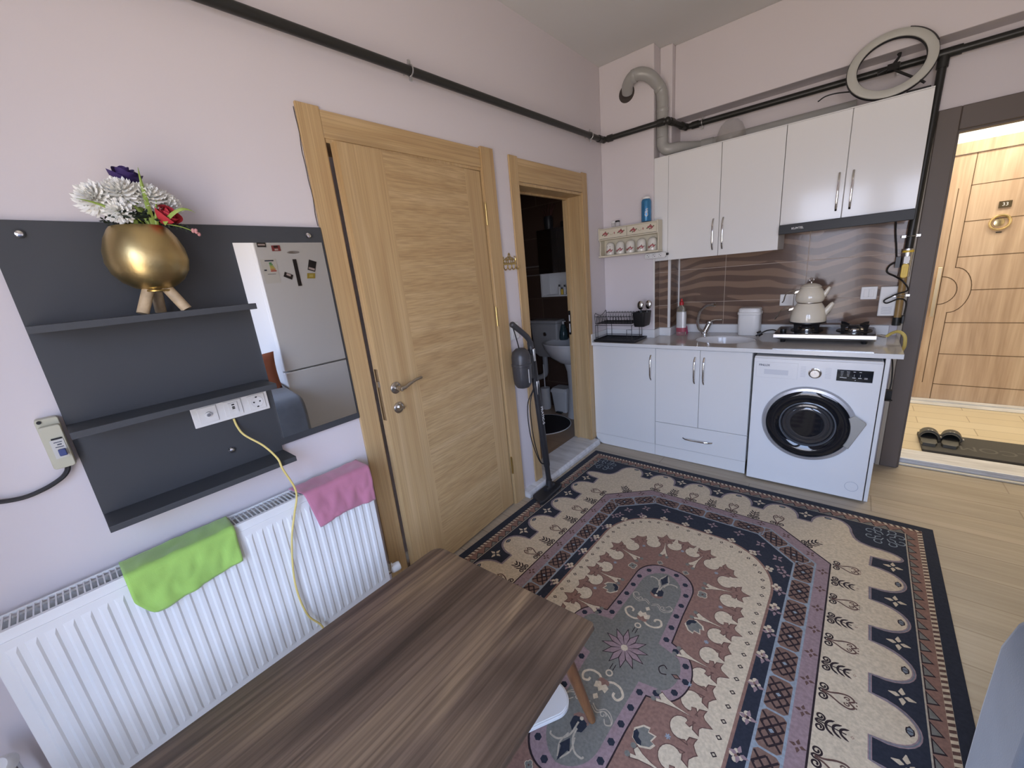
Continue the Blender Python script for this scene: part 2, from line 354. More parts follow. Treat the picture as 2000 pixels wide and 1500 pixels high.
m = MB(); m.box(2.02, 1.80, .0285, 3.02, 1.87, .05); m.box(2.0, 1.72, .0285, 3.04, 1.80, .036); struct('trim_5', m, M['marble'], bevel=.003)
# ---------------- grey steel frame of the entrance
e = thing('door_3', None, None, (1.9, .3, 0), kind='structure')
m = MB(); f = .285
m.box(1.849, f, 0, 1.937, YK-.001, 2.107); m.box(1.937, f, 1.994, 2.80, YK-.001, 2.107); m.box(2.80, f, 0, 2.89, YK-.001, 2.107)
part('door_casing', m, M['steeldoor'], e, bevel=.004)
m = MB(); m.box(1.901, YK, .0, 1.945, .371, 2.0); m.box(2.79, YK, .0, 2.859, .371, 2.0); m.box(1.945, YK, 1.985, 2.79, .371, 2.055); part('door_lining', m, M['steeldoor'], e)
m = MB(); m.box(1.945, .33, .85, 1.948, .352, 1.15); part('strike_plate', m, M['black'], e)
m = MB(); m.box(1.829, .289, .0005, 1.8485, .3055, 2.1); part('sealant_strip', m, mat('beige_sealant', (.45, .40, .33), .6), e)
# ---------------- oak door, slightly ajar
e = thing('door_1', None, None, (0, -1.82, 0), kind='structure')
m = MB(); m.box(.001, -2.324, 0, .013, -2.237, 2.137, 0); part('door_casing', m, M['oakv'], e, bevel=.002)
m = MB(); m.box(.001, -1.384, 0, .020, -1.288, 2.137, 0); part('door_casing', m, M['oakv'], e, bevel=.002)
m = MB(); m.box(.001, -2.237, 2.033, .012, -1.384, 2.128); part('door_casing', m, M['oakh'], e, bevel=.002)
m = MB(); m.box(-.15, -2.2495, 0, .006, -2.232, 2.033); m.box(-.15, -1.386, 0, .012, -1.3655, 2.033); m.box(-.15, -2.232, 2.019, .008, -1.386, 2.033); m.box(-.08, -2.232, 0, -.045, -2.215, 2.019)
part('door_lining', m, M['oakv'], e)
hy, hx, L_, th = -1.397, .006, .822, .04; an = radians(3.3)
def leaf(a, dpt, z):   # a = distance from the hinge, dpt = depth behind the face
    return (hx+a*sin(an)-dpt*cos(an), hy-a*cos(an)-dpt*sin(an), z)
m = MB()
def lbox(a0, a1, z0, z1, p0, p1, mi): m.prism([leaf(a0, p0, z0), leaf(a1, p0, z0), leaf(a1, p1, z0), leaf(a0, p1, z0)], (0, 0, z1-z0), mi)
lbox(0, L_, .012, 2.016, 0, th, 0); lbox(L_-.205, L_, .012, 2.016, -.0006, .001, 1); lbox(0, .118, .012, 2.016, -.0006, .001, 1); lbox(L_, L_+.0006, .012, 2.016, 0, th, 1)
lf = part('door_leaf', m, [M['oakh'], M['oakv']], e)
ax = V((cos(an), -0.0, 0)); nrm = V((cos(an), sin(an), 0))
m = MB(); c = V(leaf(.755, 0, 1.03)); m.lathe([(.027, 0), (.027, .006), (.022, .010), (.012, .012), (.011, .042), (.012, .05)], c, nrm, 28)
p = [c+nrm*.044, c+nrm*.046+V((0, .02, .002)), c+nrm*.046+V((0, .05, .012)), c+nrm*.045+V((0, .085, .020)), c+nrm*.043+V((0, .118, .023))]
m.tube(smooth_path(p, 5), [.010]*6+[.0085]*6+[.007]*9, 12); part('door_handle', m, M['nickel'], lf)
m = MB(); c = V(leaf(.757, 0, .936)); m.lathe([(.026, 0), (.026, .006), (.021, .010), (.016, .011), (.015, .009)], c, nrm, 28); m.obox(c+nrm*.013+V((0, .008, .0)), nrm*.006, V((0, .013, -.006)), V((0, .002, .005))); part('keyhole', m, M['nickel'], lf)
m = MB(); q = .02; m.prism([leaf(L_+.0008, .008, .894), leaf(L_+.0008, .030, .894), leaf(L_+.0030, .030, .894), leaf(L_+.0030, .008, .894)], (0, 0, .237)); m.prism([leaf(L_+.003, .013, 1.05), leaf(L_+.003, .026, 1.05), leaf(L_+.010, .026, 1.05), leaf(L_+.010, .013, 1.05)], (0, 0, .025)); part('lock_plate', m, M['nickel'], lf)
for z in (1.80, 1.245, .285):
    m = MB(); m.cyl((.018, -1.3885, z-.055), (.018, -1.3885, z+.055), .0065, n=14); m.cyl((.018, -1.3885, z+.055), (.018, -1.3885, z+.062), .0045, n=10); part('hinge', m, M['brass'], e)
m = MB(); m.tube([(.003, -2.3275+.0018*sin(11*t)-.0012*sin(23*t), 2.12-.4*t) for t in [i/40 for i in range(41)]], .0011, 6); part('antenna_wire', m, M['black'], e)
# ---------------- oak frame of the bathroom door
e = thing('door_2', None, None, (0, -.7, 0), kind='structure')
m = MB(); m.box(.001, -1.1445, .046, .012, -1.067, 2.1335); part('door_casing', m, M['oakv'], e, bevel=.002)
m = MB(); m.box(.001, -.325, .046, .012, -.256, 2.1335); part('door_casing', m, M['oakv'], e, bevel=.002)
m = MB(); m.box(.001, -1.067, 2.0, .011, -.325, 2.126); part('door_casing', m, M['oakh'], e, bevel=.002)
m = MB(); m.box(-.165, -1.0845, .046, .003, -1.068, 1.999); m.box(-.165, -.3285, .046, .003, -.3125, 1.999); m.box(-.165, -1.068, 1.982, .003, -.3285, 1.999)
m.box(-.135, -.340, .046, -.115, -.3285, 1.982); m.box(-.018, -.336, .046, .004, -.3285, 1.982); m.box(-.135, -1.068, 1.970, -.115, -.34, 1.982); part('door_lining', m, M['oakv'], e, bevel=.0015)
m = MB(); m.prism([(x, -.3405, z) for x, z in rrect(-.155, .955, -.137, 1.15, .008, 4)], (0, -.002, 0), 0); m.box(-.151, -.3432, 1.065, -.142, -.3425, 1.115, 1); m.box(-.151, -.3432, .975, -.142, -.3425, 1.045, 1)
part('strike_plate', m, [M['black'], M['letter']], e)
# ---------------- neighbour's door across the hall
e = thing('entrance_door', 'pale walnut door numbered 33 across the bright stair hall', 'door', (2.5, 1.86, .051))
m = MB(); m.box(2.05, 1.85, .0515, 2.99, 1.895, 2.045); lf = part('door_leaf', m, M['hallwood'], e)
m = MB(); m.box(2.021, 1.84, .0515, 2.0495, 1.896, 2.13); m.box(2.9905, 1.84, .0515, 3.019, 1.896, 2.13); m.box(2.0495, 1.84, 2.047, 2.9905, 1.896, 2.13); part('door_casing', m, M['hallwood'], e)
m = MB(); yb = 1.8492; gr = mat('dark_groove', (.12, .075, .04), .7)
def gl(p, w=.0028):
    for a, b in zip(p, p[1:]):
        a = V((a[0], yb, a[1])); b = V((b[0], yb, b[1])); d = (b-a).normalized(); nn = V((d.z, 0, -d.x))*w; m.add([a-nn-d*w, a+nn-d*w, b+nn+d*w, b-nn+d*w], [(0, 1, 2, 3)])
zc = 1.005
gl([(2.222, 2.04), (2.222, zc+.185)]); gl([(2.222+.112*sin(pi*i/16), zc+.185*cos(pi*i/16)) for i in range(17)]); gl([(2.222, zc-.185), (2.222, .055)])
gl([(2.155, 1.80), (2.155, .2)]); gl([(2.155+.10*sin(pi*i/16), zc+.115*cos(pi*i/16)) for i in range(17)])
for z in (1.813, 1.544, 1.272, .735, .463, .19): gl([(2.222, z), (2.99, z)])
gl([(2.334, 1.004), (2.99, 1.004)]); part('panel_groove', m, gr, lf, recalc=False, smooth=False)
m = MB(); m.box(2.117, 1.80, .79, 2.143, 1.82, 1.20); m.cyl((2.13, 1.849, 1.12), (2.13, 1.82, 1.12), .009); m.cyl((2.13, 1.849, .87), (2.13, 1.82, .87), .009); part('pull_handle', m, mat('pale_brass', (.72, .58, .36), .3, 1), lf, bevel=.002)
m = MB(); m.box(2.385, 1.842, 1.617, 2.450, 1.8485, 1.665); np_ = part('number_plate', m, mat('bronze_plate', (.10, .075, .04), .4, .6), lf)
text('number', '33', M['letter'], np_, (2.417, 1.8415, 1.641), (1, 0, 0), (0, 0, 1), .034)
m = MB(); m.torus((2.41, 1.842, 1.512), (0, 1, 0), .052, .008, 36, 10); m.lathe([(.03, 0), (.028, .012), (.012, .014)], (2.405, 1.849, 1.512), (0, -1, 0), 24); part('door_knocker', m, mat('polished_brass', (.80, .66, .36), .22, 1), lf)
m = MB(); m.box(2.40, 1.8465, 1.436, 2.43, 1.8495, 1.443); part('mail_slot', m, M['black'], lf)
# ------------------------------------------------------------------ kitchen
def bow_handle(parent, p, along, out, L=.19, dep=.026, mt=None):
    a = V(along); o = V(out); p = V(p); m = MB()
    q = [p-a*L/2+o*.001, p-a*L/2+o*.004, p-a*(L/2-.022)+o*dep*.8, p-a*L*.25+o*dep, p+a*L*.25+o*dep, p+a*(L/2-.022)+o*dep*.8, p+a*L/2+o*.004, p+a*L/2+o*.001]
    s = a.cross(o).normalized(); rs = []
    for i, c in enumerate(q):
        w, t = (.0055, .0035)
        tn = (q[min(i+1, len(q)-1)]-q[max(i-1, 0)]).normalized(); n = s.cross(tn)
        rs.append([c+s*w*cos(2*pi*j/10)+n*t*sin(2*pi*j/10) for j in range(10)])
    m.rings(rs); return part('handle', m, mt or M['chrome'], parent)
out = (0, -1, 0); yf = -.264
# base cabinet beside the wall
e = thing('base_cabinet', 'white single-door base cabinet in the corner under the dish rack', 'cabinet', (.27, 0, 0))
m = MB(); m.box(.012, -.245, .09, .525, -.019, .8595); part('carcass', m, M['whitem'], e)
m = MB(); m.box(.012, yf, .093, .5245, -.2455, .855); d = part('door', m, M['white'], e, bevel=.0015)
bow_handle(d, (.494, yf, .708), (0, 0, 1), out)
kp = [(.014, .0915), (.014, .075)]+[(.014+.075*(1-cos(pi/2*i/8)), .003+.072*(1-sin(pi/2*i/8))) for i in range(9)]+[(.5245, .003), (.5245, .0915)]
m = MB(); m.prism([(x, yf+.001, z) for x, z in kp], (0, .017, 0)); part('plinth', m, M['white'], e)
# sink cabinet
e = thing('base_cabinet', 'white double-door base cabinet with bottom drawer under the sink', 'cabinet', (.84, 0, 0))
m = MB(); m.box(.5265, -.245, .09, 1.147, .285, .10); m.box(.5265, -.245, .10, .545, .285, .8595); m.box(1.129, -.245, .10, 1.147, .285, .8595); m.box(.545, .27, .1, 1.129, .285, .8); part('carcass', m, M['whitem'], e)
for x0, x1, hx_ in ((.5275, .834, .804), (.8365, 1.1465, .864)):
    m = MB(); m.box(x0, yf, .2845, x1, -.2455, .855); d = part('door', m, M['white'], e, bevel=.0015); bow_handle(d, (hx_, yf, .711), (0, 0, 1), out)
m = MB(); m.box(.5275, yf, .093, 1.1465, -.2455, .2815); d = part('drawer', m, M['white'], e, bevel=.0015); bow_handle(d, (.835, yf, .188), (1, 0, 0), out, .2)
m = MB(); m.box(.5265, yf+.001, .003, 1.147, yf+.018, .0915); part('plinth', m, M['white'], e)
# end panel beside the washer
m = MB(); m.box(1.766, -.283, .001, 1.784, .285, .8600); solo('end_panel', m, M['white'], 'white upright panel holding the worktop end beside the washing machine', 'panel', bevel=.001)
# worktop with sink hole
SC = (.925, .0); SR = (.195, .158)
op = [(.004, -.284), (1.8325, -.284), (1.8325, .2955), (.498, .2955), (.498, .106), (.4125, .106), (.4125, -.003), (.004, -.003)]
hole = [(SC[0]+SR[0]*cos(2*pi*i/48), SC[1]+SR[1]*sin(2*pi*i/48)) for i in range(48)]
e = thing('worktop', 'glossy pale stone kitchen worktop with upstand along the wall', 'worktop', (.9, 0, .861))
m = MB()
def wring(z0, z1, mi):
    # outer sampled radially to bridge with the hole
    n = 48; pts = []
    for i in range(n):
        a = 2*pi*i/n; dx, dy = cos(a), sin(a); best = 1e9
        for k in range(len(op)):
            (x1, y1), (x2, y2) = op[k], op[(k+1) % len(op)]
            ex, ey = x2-x1, y2-y1; den = dx*ey-dy*ex
            if abs(den) < 1e-9: continue
            t = ((x1-SC[0])*ey-(y1-SC[1])*ex)/den; u = ((x1-SC[0])*dy-(y1-SC[1])*dx)/den
            if t > 0 and -1e-6 <= u <= 1+1e-6: best = min(best, t)
        pts.append((SC[0]+dx*best, SC[1]+dy*best))
    return pts
from mathutils.geometry import delaunay_2d_cdt
allp = [V(p) for p in op+hole]; no = len(op); nh = len(hole)
ed = [(i, (i+1) % no) for i in range(no)]+[(no+i, no+(i+1) % nh) for i in range(nh)]
vv, ee, ff, *_ = delaunay_2d_cdt(allp, ed, [], 0, 1e-6)
def inside(p, poly):
    c = False
    for i in range(len(poly)):
        (x1, y1), (x2, y2) = poly[i], poly[i-1]
        if (y1 > p[1]) != (y2 > p[1]) and p[0] < (x2-x1)*(p[1]-y1)/(y2-y1)+x1: c = not c
    return c
keep = []
for f in ff:
    c = sum((vv[i] for i in f), V((0, 0)))/len(f)
    if inside(c, op) and not inside(c, hole): keep.append(list(f))
zt, zb = .8862, .8608
m.add([(p.x, p.y, zt) for p in vv], keep, 0); m.add([(p.x, p.y, zb) for p in vv], [f[::-1] for f in keep], 0)
for loop, mi in ((op, 1), (hole[::-1], 0)):
    n = len(loop); m.add([(x, y, zb) for x, y in loop]+[(x, y, zt) for x, y in loop], [(i, (i+1) % n, n+(i+1) % n, n+i) for i in range(n)], mi)
part('slab', m, [M['stone'], M['stoneedge']], e, recalc=False, smooth=False)
m = MB(); z0, z1 = .8865, .950
m.box(.004, -.284, z0, .018, -.018, z1); m.box(.004, -.018, z0, .4265, -.003, z1); m.box(.4125, -.003, z0, .4265, .092, z1); m.box(.4125, .092, z0, .512, .106, z1); m.box(.498, .106, z0, .512, .282, z1); m.box(.498, .282, z0, 1.79, .2955, z1)
part('upstand', m, M['stoneedge'], e, bevel=.002)
m = MB(); prof = [(1.0, .0), (.985, -.012), (.93, -.06), (.82, -.105), (.55, -.13), (.12, -.137)]
for k in (0, 1):
    pr_ = [(r+k*.03, h-k*.008) for r, h in prof]
    m.rings([[(SC[0]+SR[0]*r*.98*cos(2*pi*i/48), SC[1]+SR[1]*r*.98*sin(2*pi*i/48), .8835+h) for i in range(48)] for r, h in ([(r, h) for r, h in prof])], 0, False, True) if k == 0 else None
m2 = MB(); m2.lathe([(.03, 0), (.028, .003), (.012, .001)], (SC[0], SC[1]+.02, .748), n=24)
s = thing('sink', 'oval white ceramic sink bowl sunk into the worktop', 'sink', (SC[0], SC[1], .745)); part('bowl', m, M['ceram'], s, recalc=False, solid=.003); part('drain', m2, M['chrome'], s)
# faucet
e = thing('faucet', 'chrome swan-neck mixer tap behind the sink', 'faucet', (.735, .2, .887))
m = MB(); m.lathe([(.026, 0), (.026, .006), (.021, .010)], (.735, .215, .8868), n=24); m.cyl((.735, .215, .899), (.762, .222, .962), .020, .019, 20); m.lathe([(.0195, 0), (.022, .006), (.02, .02), (.008, .027)], (.762, .222, .962), (.33, .08, .94), 20); part('body', m, M['chrome'], e)
m = MB(); m.tube(smooth_path([(.728, .205, .90), (.702, .175, .935), (.696, .16, 1.0), (.718, .14, 1.07), (.765, .115, 1.115), (.818, .09, 1.125)], 6), .0105, 14); m.cyl((.812, .093, 1.124), (.832, .083, 1.124), .0135, n=16); part('spout', m, M['chrome'], e)
m = MB(); m.tube([(.775, .225, .985), (.80, .228, .993), (.85, .232, .995)], [.007, .006, .0045], 10); part('lever', m, M['chrome'], e)
# washing machine
e = thing('washing_machine', 'white front-loading washing machine under the worktop end', 'washing machine', (1.4625, 0, 0))
m = MB(); m.box(1.1645, -.30, .012, 1.7610, .262, .845); part('body', m, mat('appliance_white', (.76, .77, .78), .28), e, bevel=.008, seg=3)
aw = mat('appliance_front_white', (.77, .78, .79), .22)
m = MB(); m.box(1.1650, -.310, .012, 1.7605, -.3005, .836); fp = part('front_panel', m, aw, e, bevel=.004)
for x in (1.20, 1.725):
    for y in (-.25, .22):
        m = MB(); m.cyl((x, y, .0005), (x, y, .0115), .02, n=16); part('foot', m, M['black'], e)
m = MB(); m.box(1.179, -.3135, .716, 1.392, -.3102, .814); dr = part('detergent_drawer', m, aw, e, bevel=.002)
m = MB(); m.box(1.223, -.3146, .737, 1.346, -.3138, .768); part('recess', m, mat('recess_grey', (.60, .62, .66), .4), dr, bevel=.0003)
text('brand_lettering', 'FINLUX', M['inkd'], dr, (1.222, -.3139, .793), (1, 0, 0), (0, 0, 1), .017, bold=.02)
m = MB(); m.lathe([(.031, 0), (.031, .004), (.027, .006)], (1.474, -.3102, .762), (0, -1, 0), 36, 1); m.lathe([(.0255, .004), (.0245, .020), (.021, .023)], (1.474, -.3102, .762), (0, -1, 0), 36, 0); m.box(1.4735, -.3345, .764, 1.4755, -.333, .786, 1); part('dial', m, [M['steel'], M['chrome']], e)
PM = mat('faint_grey_print', (.45, .47, .52), .5)
for xa, xb in ((1.405, 1.430), (1.520, 1.548)):
    m = MB()
    for i in range(9): z = .735+i*.0075; m.box(xa, -.3106, z, xb, -.3102, z+.0012)
    part('programme_marks', m, PM, e)
m = MB(); m.box(1.572, -.3125, .728, 1.725, -.3102, .793); dp = part('display', m, M['blackg'], e)
m = MB()
for cx in (1.595, 1.622):
    for k in range(4): m.box(cx-.008+.001*k, -.313, .782-.008*k, cx+.006-.001*k, -.3126, .7835-.008*k)
for cx in (1.612,):
    m.box(cx-.012, -.313, .746, cx+.004, -.3126, .749)
for cx in (1.648, 1.673): m.box(cx-.001, -.313, .757, cx, -.3126, .77); m.box(cx-.008, -.313, .748, cx+.006, -.3126, .7515); m.box(cx-.006, -.313, .782, cx+.004, -.3126, .7845)
for z in (.7465, .7515): m.box(1.690, -.313, z, 1.704, -.3126, z+.0018)
m.box(1.586, -.313, .7475, 1.602, -.3126, .7505); m.box(1.652, -.313, .735, 1.656, -.3126, .738); part('display_print', m, M['letter'], dp)
C_ = V((1.462, -.3102, .447))
m = MB(); m.lathe([(.231, 0), (.231, .010), (.224, .022), (.208, .024), (.206, .012)], C_, (0, -1, 0), 72, 0, cap1=False); dd = part('porthole_door', m, mat('silver_plastic', (.44, .45, .48), .28, .6), e)
m = MB(); m.lathe([(.2055, .008), (.205, .022), (.19, .026), (.16, .024), (.138, .014)], C_, (0, -1, 0), 72, 0, cap1=False); part('door_ring', m, M['blackg'], dd)
m = MB(); m.lathe([(.1385, .010), (.139, .018), (.132, .020), (.128, .006), (.125, -.004)], C_, (0, -1, 0), 64, 0, cap0=False, cap1=False); part('glass_rim', m, mat('smoked_rim', (.09, .10, .115), .15), dd, recalc=False)
m = MB(); m.lathe([(.1275, .003), (.122, .012), (.112, .013), (.106, .008), (.098, .012), (.088, .012), (.080, .006), (.05, .003), (.001, .0015)], C_, (0, -1, 0), 64, 0); part('door_glass', m, mat('smoky_door_glass', (.035, .036, .040), .07, spec=.8), dd)
m = MB(); m.prism([(C_.x+.200*cos(t), C_.y-.0245, C_.z+.200*sin(t)) for t in [radians(-28+4.5*i) for i in range(12)]]+[(C_.x+.231*cos(radians(24)), C_.y-.0245, C_.z+.231*sin(radians(24))), (C_.x+.262, C_.y-.0245, C_.z+.058), (C_.x+.264, C_.y-.0245, C_.z+.047), (C_.x+.231*cos(radians(-29)), C_.y-.0245, C_.z+.231*sin(radians(-29)))], (0, -.008, 0)); part('door_pull', m, mat('warm_silver_plastic', (.40, .40, .38), .35, .4), dd, bevel=.003)
m = MB(); m.torus((1.703, -.3102, .092), (0, 1, 0), .030, .0008, 40, 6); part('filter_cover', m, mat('seam_grey', (.30, .34, .42), .5), e)
# wall cabinets
yu = .010
e = thing('wall_cabinet', 'white double-door wall cabinet with filler strip above the sink', 'cabinet', (.8, .15, 1.4685))
zt_, zb_ = 2.1727, 1.4685
m = MB(); m.box(.5155, .0295, zb_, 1.1985, .294, zt_); part('carcass', m, M['whitem'], e)
m = MB(); m.box(.4105, yu, zb_, .510, .028, zt_); part('filler', m, M['white'], e, bevel=.001)
for x0, x1, hx_ in ((.5115, .8505, .818), (.8535, 1.1985, .879)):
    m = MB(); m.box(x0, yu, zb_, x1, .0285, zt_-.006); d = part('door', m, M['white'], e, bevel=.0015); bow_handle(d, (hx_, yu, 1.61), (0, 0, 1), out, .2)
m = MB(); m.box(.4115, yu-.001, zt_-.0055, 1.1985, .294, zt_); part('top_board', m, M['whitem'], e)
e = thing('wall_cabinet', 'white double-door wall cabinet over the cooker hood', 'cabinet', (1.5, .15, 1.61))
zb2 = 1.612
m = MB(); m.box(1.2005, .0295, zb2, 1.802, .294, zt_); part('carcass', m, M['whitem'], e)
for x0, x1, hx_ in ((1.2015, 1.4955, 1.469), (1.4985, 1.8025, 1.530)):
    m = MB(); m.box(x0, yu, zb2, x1, .0285, zt_-.006); d = part('door', m, M['white'], e, bevel=.0015); bow_handle(d, (hx_, yu, 1.755), (0, 0, 1), out, .2)
m = MB(); m.box(1.2005, yu-.001, zt_-.0055, 1.8025, .294, zt_); part('top_board', m, M['whitem'], e)
# hood
e = thing('cooker_hood', 'slim black pull-out cooker hood under the wall cabinet', 'cooker hood', (1.5, .1, 1.56))
m = MB(); m.box(1.203, -.012, 1.568, 1.800, .285, 1.611); part('body', m, M['grey'], e)
m = MB(); m.box(1.203, -.032, 1.556, 1.803, -.0125, 1.6105); fr = part('front_bar', m, mat('hood_black', (.011, .012, .014), .4, spec=.35), e, bevel=.002)
text('brand_lettering', 'KUMTEL', M['letter'], fr, (1.298, -.0322, 1.584), (1, 0, 0), (0, 0, 1), .016, bold=.02)
m = MB(); m.box(1.25, .03, 1.565, 1.75, .26, 1.5675); part('filter_grille', m, M['steel'], e)
m = MB(); m.tube(smooth_path([(1.745, .265, 1.566), (1.752, .272, 1.50), (1.765, .278, 1.42), (1.775, .284, 1.35), (1.79, .284, 1.30)], 6), .0045, 8); part('power_cable', m, M['black'], e)
# two burner hob
e = thing('gas_hob', 'two-burner table-top gas hob with black glass top', 'hob', (1.475, .07, .8865))
X0, X1, Y0, Y1 = 1.224, 1.726, -.075, .215
for x in (X0+.05, X1-.05):
    for y in (Y0+.05, Y1-.04):
        m = MB(); m.cyl((x, y, .8868), (x, y, .9045), .013, .016, 14); part('foot', m, M['black'], e)
m = MB(); m.prism([(X0, Y0, .945), (X0, Y0, .924), (X0+.012, Y0+.02, .921), (X0+.02, Y0+.02, .912), (X0+.026, Y0+.032, .905), (X1-.026, Y0+.032, .905), (X1-.02, Y0+.02, .912), (X1-.012, Y0+.02, .921), (X1, Y0, .924), (X1, Y0, .945)][:0] or [(X0, Y0, .945), (X0, Y0, .921), (X0, Y1, .921), (X0, Y1, .945)], (X1-X0, 0, 0)); m.prism([(X0+.012, Y0+.018, .9205), (X0+.025, Y0+.035, .905), (X0+.025, Y1-.02, .905), (X0+.012, Y1-.01, .9205)], (X1-X0-.024, 0, 0))
part('steel_body', m, M['steel'], e, bevel=.002)
m = MB(); m.box(X0+.006, Y0+.006, .9452, X1-.006, Y1-.006, .9495); part('glass_top', m, M['blackg'], e, bevel=.0015)
for bx, by in ((1.388, .07), (1.623, .07)):
    m = MB(); m.lathe([(.052, .0), (.052, .012), (.046, .018), (.03, .020)], (bx, by, .9498), n=32); b = part('burner', m, M['chrome'], e)
    m = MB(); m.lathe([(.030, 0), (.032, .006), (.026, .012), (.01, .013)], (bx, by, .970), n=24); part('burner_cap', m, M['blackm'], b)
    m = MB(); m.lathe([(.085, 0), (.085, .004), (.06, .004), (.06, 0)], (bx, by, .9497), n=36)
    for k in range(4):
        a = pi/4+k*pi/2; d = V((cos(a), sin(a), 0)); q = V((-sin(a), cos(a), 0))*.0025
        pts = [V((bx, by, .9538))+d*.083, V((bx, by, .997))+d*.092, V((bx, by, .997))+d*.07, V((bx, by, .988))+d*.035, V((bx, by, .982))+d*.035, V((bx, by, .975))+d*.062, V((bx, by, .9538))+d*.064]
        m.prism([p-q for p in pts], q*2)
    part('pan_support', m, M['blackm'], e, smooth=False)
m = MB(); m.lathe([(.018, 0), (.017, .014), (.014, .016)], (1.268, .02, .9496), n=20); part('knob', m, M['black'], e)
m = MB(); m.lathe([(.018, 0), (.017, .014), (.014, .016)], (1.508, .0, .9496), n=20); part('knob', m, M['black'], e) if False else None
m = MB(); m.cyl((1.7265, .06, .925), (1.768, .045, .922), .006, n=12); m.cyl((1.745, .053, .9235), (1.768, .045, .922), .009, n=12); nz = part('gas_inlet', m, M['chrome'], e)
m = MB(); m.tube(smooth_path([(1.222, .10, .935), (1.20, .10, .943), (1.165, .095, .938), (1.138, .085, .925)], 5), .0045, 8); part('plug_cable', m, M['black'], e)
m = MB(); m.cyl((1.138, .085, .926), (1.115, .08, .913), .016, .019, 14); m.cyl((1.115, .076, .913), (1.103, .072, .905), .003, n=8); m.cyl((1.117, .088, .908), (1.105, .084, .900), .003, n=8); part('plug', m, M['black'], e)
# double teapot on the left burner
tx, ty = 1.388, .07
e = thing('kettle', 'cream enamel kettle on the hob, lower pot of the double teapot', 'teapot', (tx, ty, .998))
m = MB(); m.lathe([(.06, 0), (.088, .001), (.093, .006), (.0955, .018), (.0945, .045), (.088, .08), (.076, .108), (.066, .124), (.064, .127), (.058, .126)], (tx, ty, .9975), n=56); part('body', m, M['cream'], e)
m = MB(); m.lathe([(.0885, .0), (.0965, .004), (.0965, .009), (.0955, .012)], (tx, ty, .9972), n=56, cap0=False, cap1=False); part('base_rim', m, M['black'], e, recalc=False)
m = MB(); m.tube(smooth_path([(tx+.078, ty-.005, 1.058), (tx+.098, ty-.006, 1.085), (tx+.113, ty-.007, 1.112), (tx+.122, ty-.008, 1.122)], 5), [.021-.0008*i for i in range(16)], 16); part('spout', m, M['cream'], e)
def thandle(e, z, r, L):
    m = MB(); c = V((tx-r, ty-.01, z)); m.obox(c+V((-.006, 0, 0)), (.014, 0, .004), (0, .016, 0), (.003, 0, .010)); part('handle_bracket', m, M['nickel'], e, bevel=.003)
    m = MB()
    for s_ in (-1, 1): m.tube(smooth_path([c+V((-.012, .009*s_, .004)), c+V((-.04, .009*s_, .006)), c+V((-.065, .008*s_, -.012)), c+V((-L, .006*s_, -.055)), c+V((-L-.008, .003*s_, -.066))], 5), .0032, 8)
    part('handle', m, M['nickel'], e)
thandle(e, 1.088, .085, .085)
e = thing('teapot', 'small cream enamel teapot with lid stacked on the kettle', 'teapot', (tx, ty, 1.126))
m = MB(); m.lathe([(.05, .0), (.062, .001), (.070, .006), (.0765, .020), (.077, .038), (.070, .066), (.058, .086), (.051, .094), (.046, .093)], (tx, ty, 1.1272), n=56); part('body', m, M['cream'], e)
m = MB(); m.lathe([(.0625, .0), (.066, .002), (.066, .005), (.063, .006)], (tx, ty, 1.1268), n=48, cap0=False, cap1=False); part('base_rim', m, M['nickel'], e, recalc=False)
m = MB(); m.tube(smooth_path([(tx+.064, ty-.004, 1.165), (tx+.078, ty-.005, 1.187), (tx+.090, ty-.006, 1.212), (tx+.097, ty-.006, 1.219)], 5), [.0165-.0007*i for i in range(16)], 14); part('spout', m, M['cream'], e)
thandle(e, 1.197, .062, .075)
m = MB(); m.lathe([(.050, -.001), (.056, .001), (.056, .004), (.045, .014), (.028, .022), (.01, .026)], (tx, ty, 1.2215), n=48); ld = part('lid', m, M['cream'], e)
m = MB(); m.cyl((tx, ty, 1.247), (tx, ty, 1.256), .006, n=12); m.torus((tx, ty, 1.267), (.2, 1, 0), .0105, .0022, 28, 8); part('lid_ring', m, M['nickel'], ld)
# electrics on the splashback
def plate(nm, label, cat, x0, x1, z0, z1, y=.2963, kind='socket'):
    e = thing(nm, label, cat, ((x0+x1)/2, y, z0)); m = MB(); m.box(x0, y-.009, z0, x1, y, z1); part('frame', m, M['plast'], e, bevel=.003)
    return e
e = plate('wall_socket', 'white square wall socket on brown tiles beside the teapot', 'socket', 1.203, 1.283, 1.083, 1.163)
m = MB(); m.lathe([(.022, 0), (.021, -.003), (.002, -.003)], (1.243, .2873, 1.123), (0, -1, 0), 28); m.box(1.218, .2855, 1.098, 1.268, .2872, 1.148, 0); f = part('insert', m, M['whitem'], e)
e2 = plate('wall_socket', 'second white wall socket partly hidden behind the teapot', 'socket', 1.285, 1.365, 1.082, 1.162)
m = MB(); m.box(1.300, .2855, 1.097, 1.350, .2872, 1.147); part('insert', m, M['whitem'], e2, bevel=.001)
e = plate('light_switch', 'white double switch on brown tiles over the free burner', 'switch', 1.633, 1.711, 1.113, 1.192)
for k in (0, 1):
    m = MB(); m.box(1.648+.0245*k, .284, 1.128, 1.671+.0245*k, .2872, 1.177); part('rocker', m, M['white'], e, bevel=.001)
e = thing('gas_alarm', 'white rectangular gas alarm box on tiles beside the gas pipe', 'alarm', (1.765, .29, 1.01))
m = MB(); m.box(1.724, .270, 1.010, 1.804, .2963, 1.190); part('case', m, M['plast'], e, bevel=.004)
m = MB()
for k in range(5):
    m.tube([(1.740+.048*i/10, .2692, 1.066-.009*k-.004*sin(pi*i/10)) for i in range(11)], .0008, 6)
part('vent_slit', m, mat('slit_grey', (.25, .27, .32), .6), e)
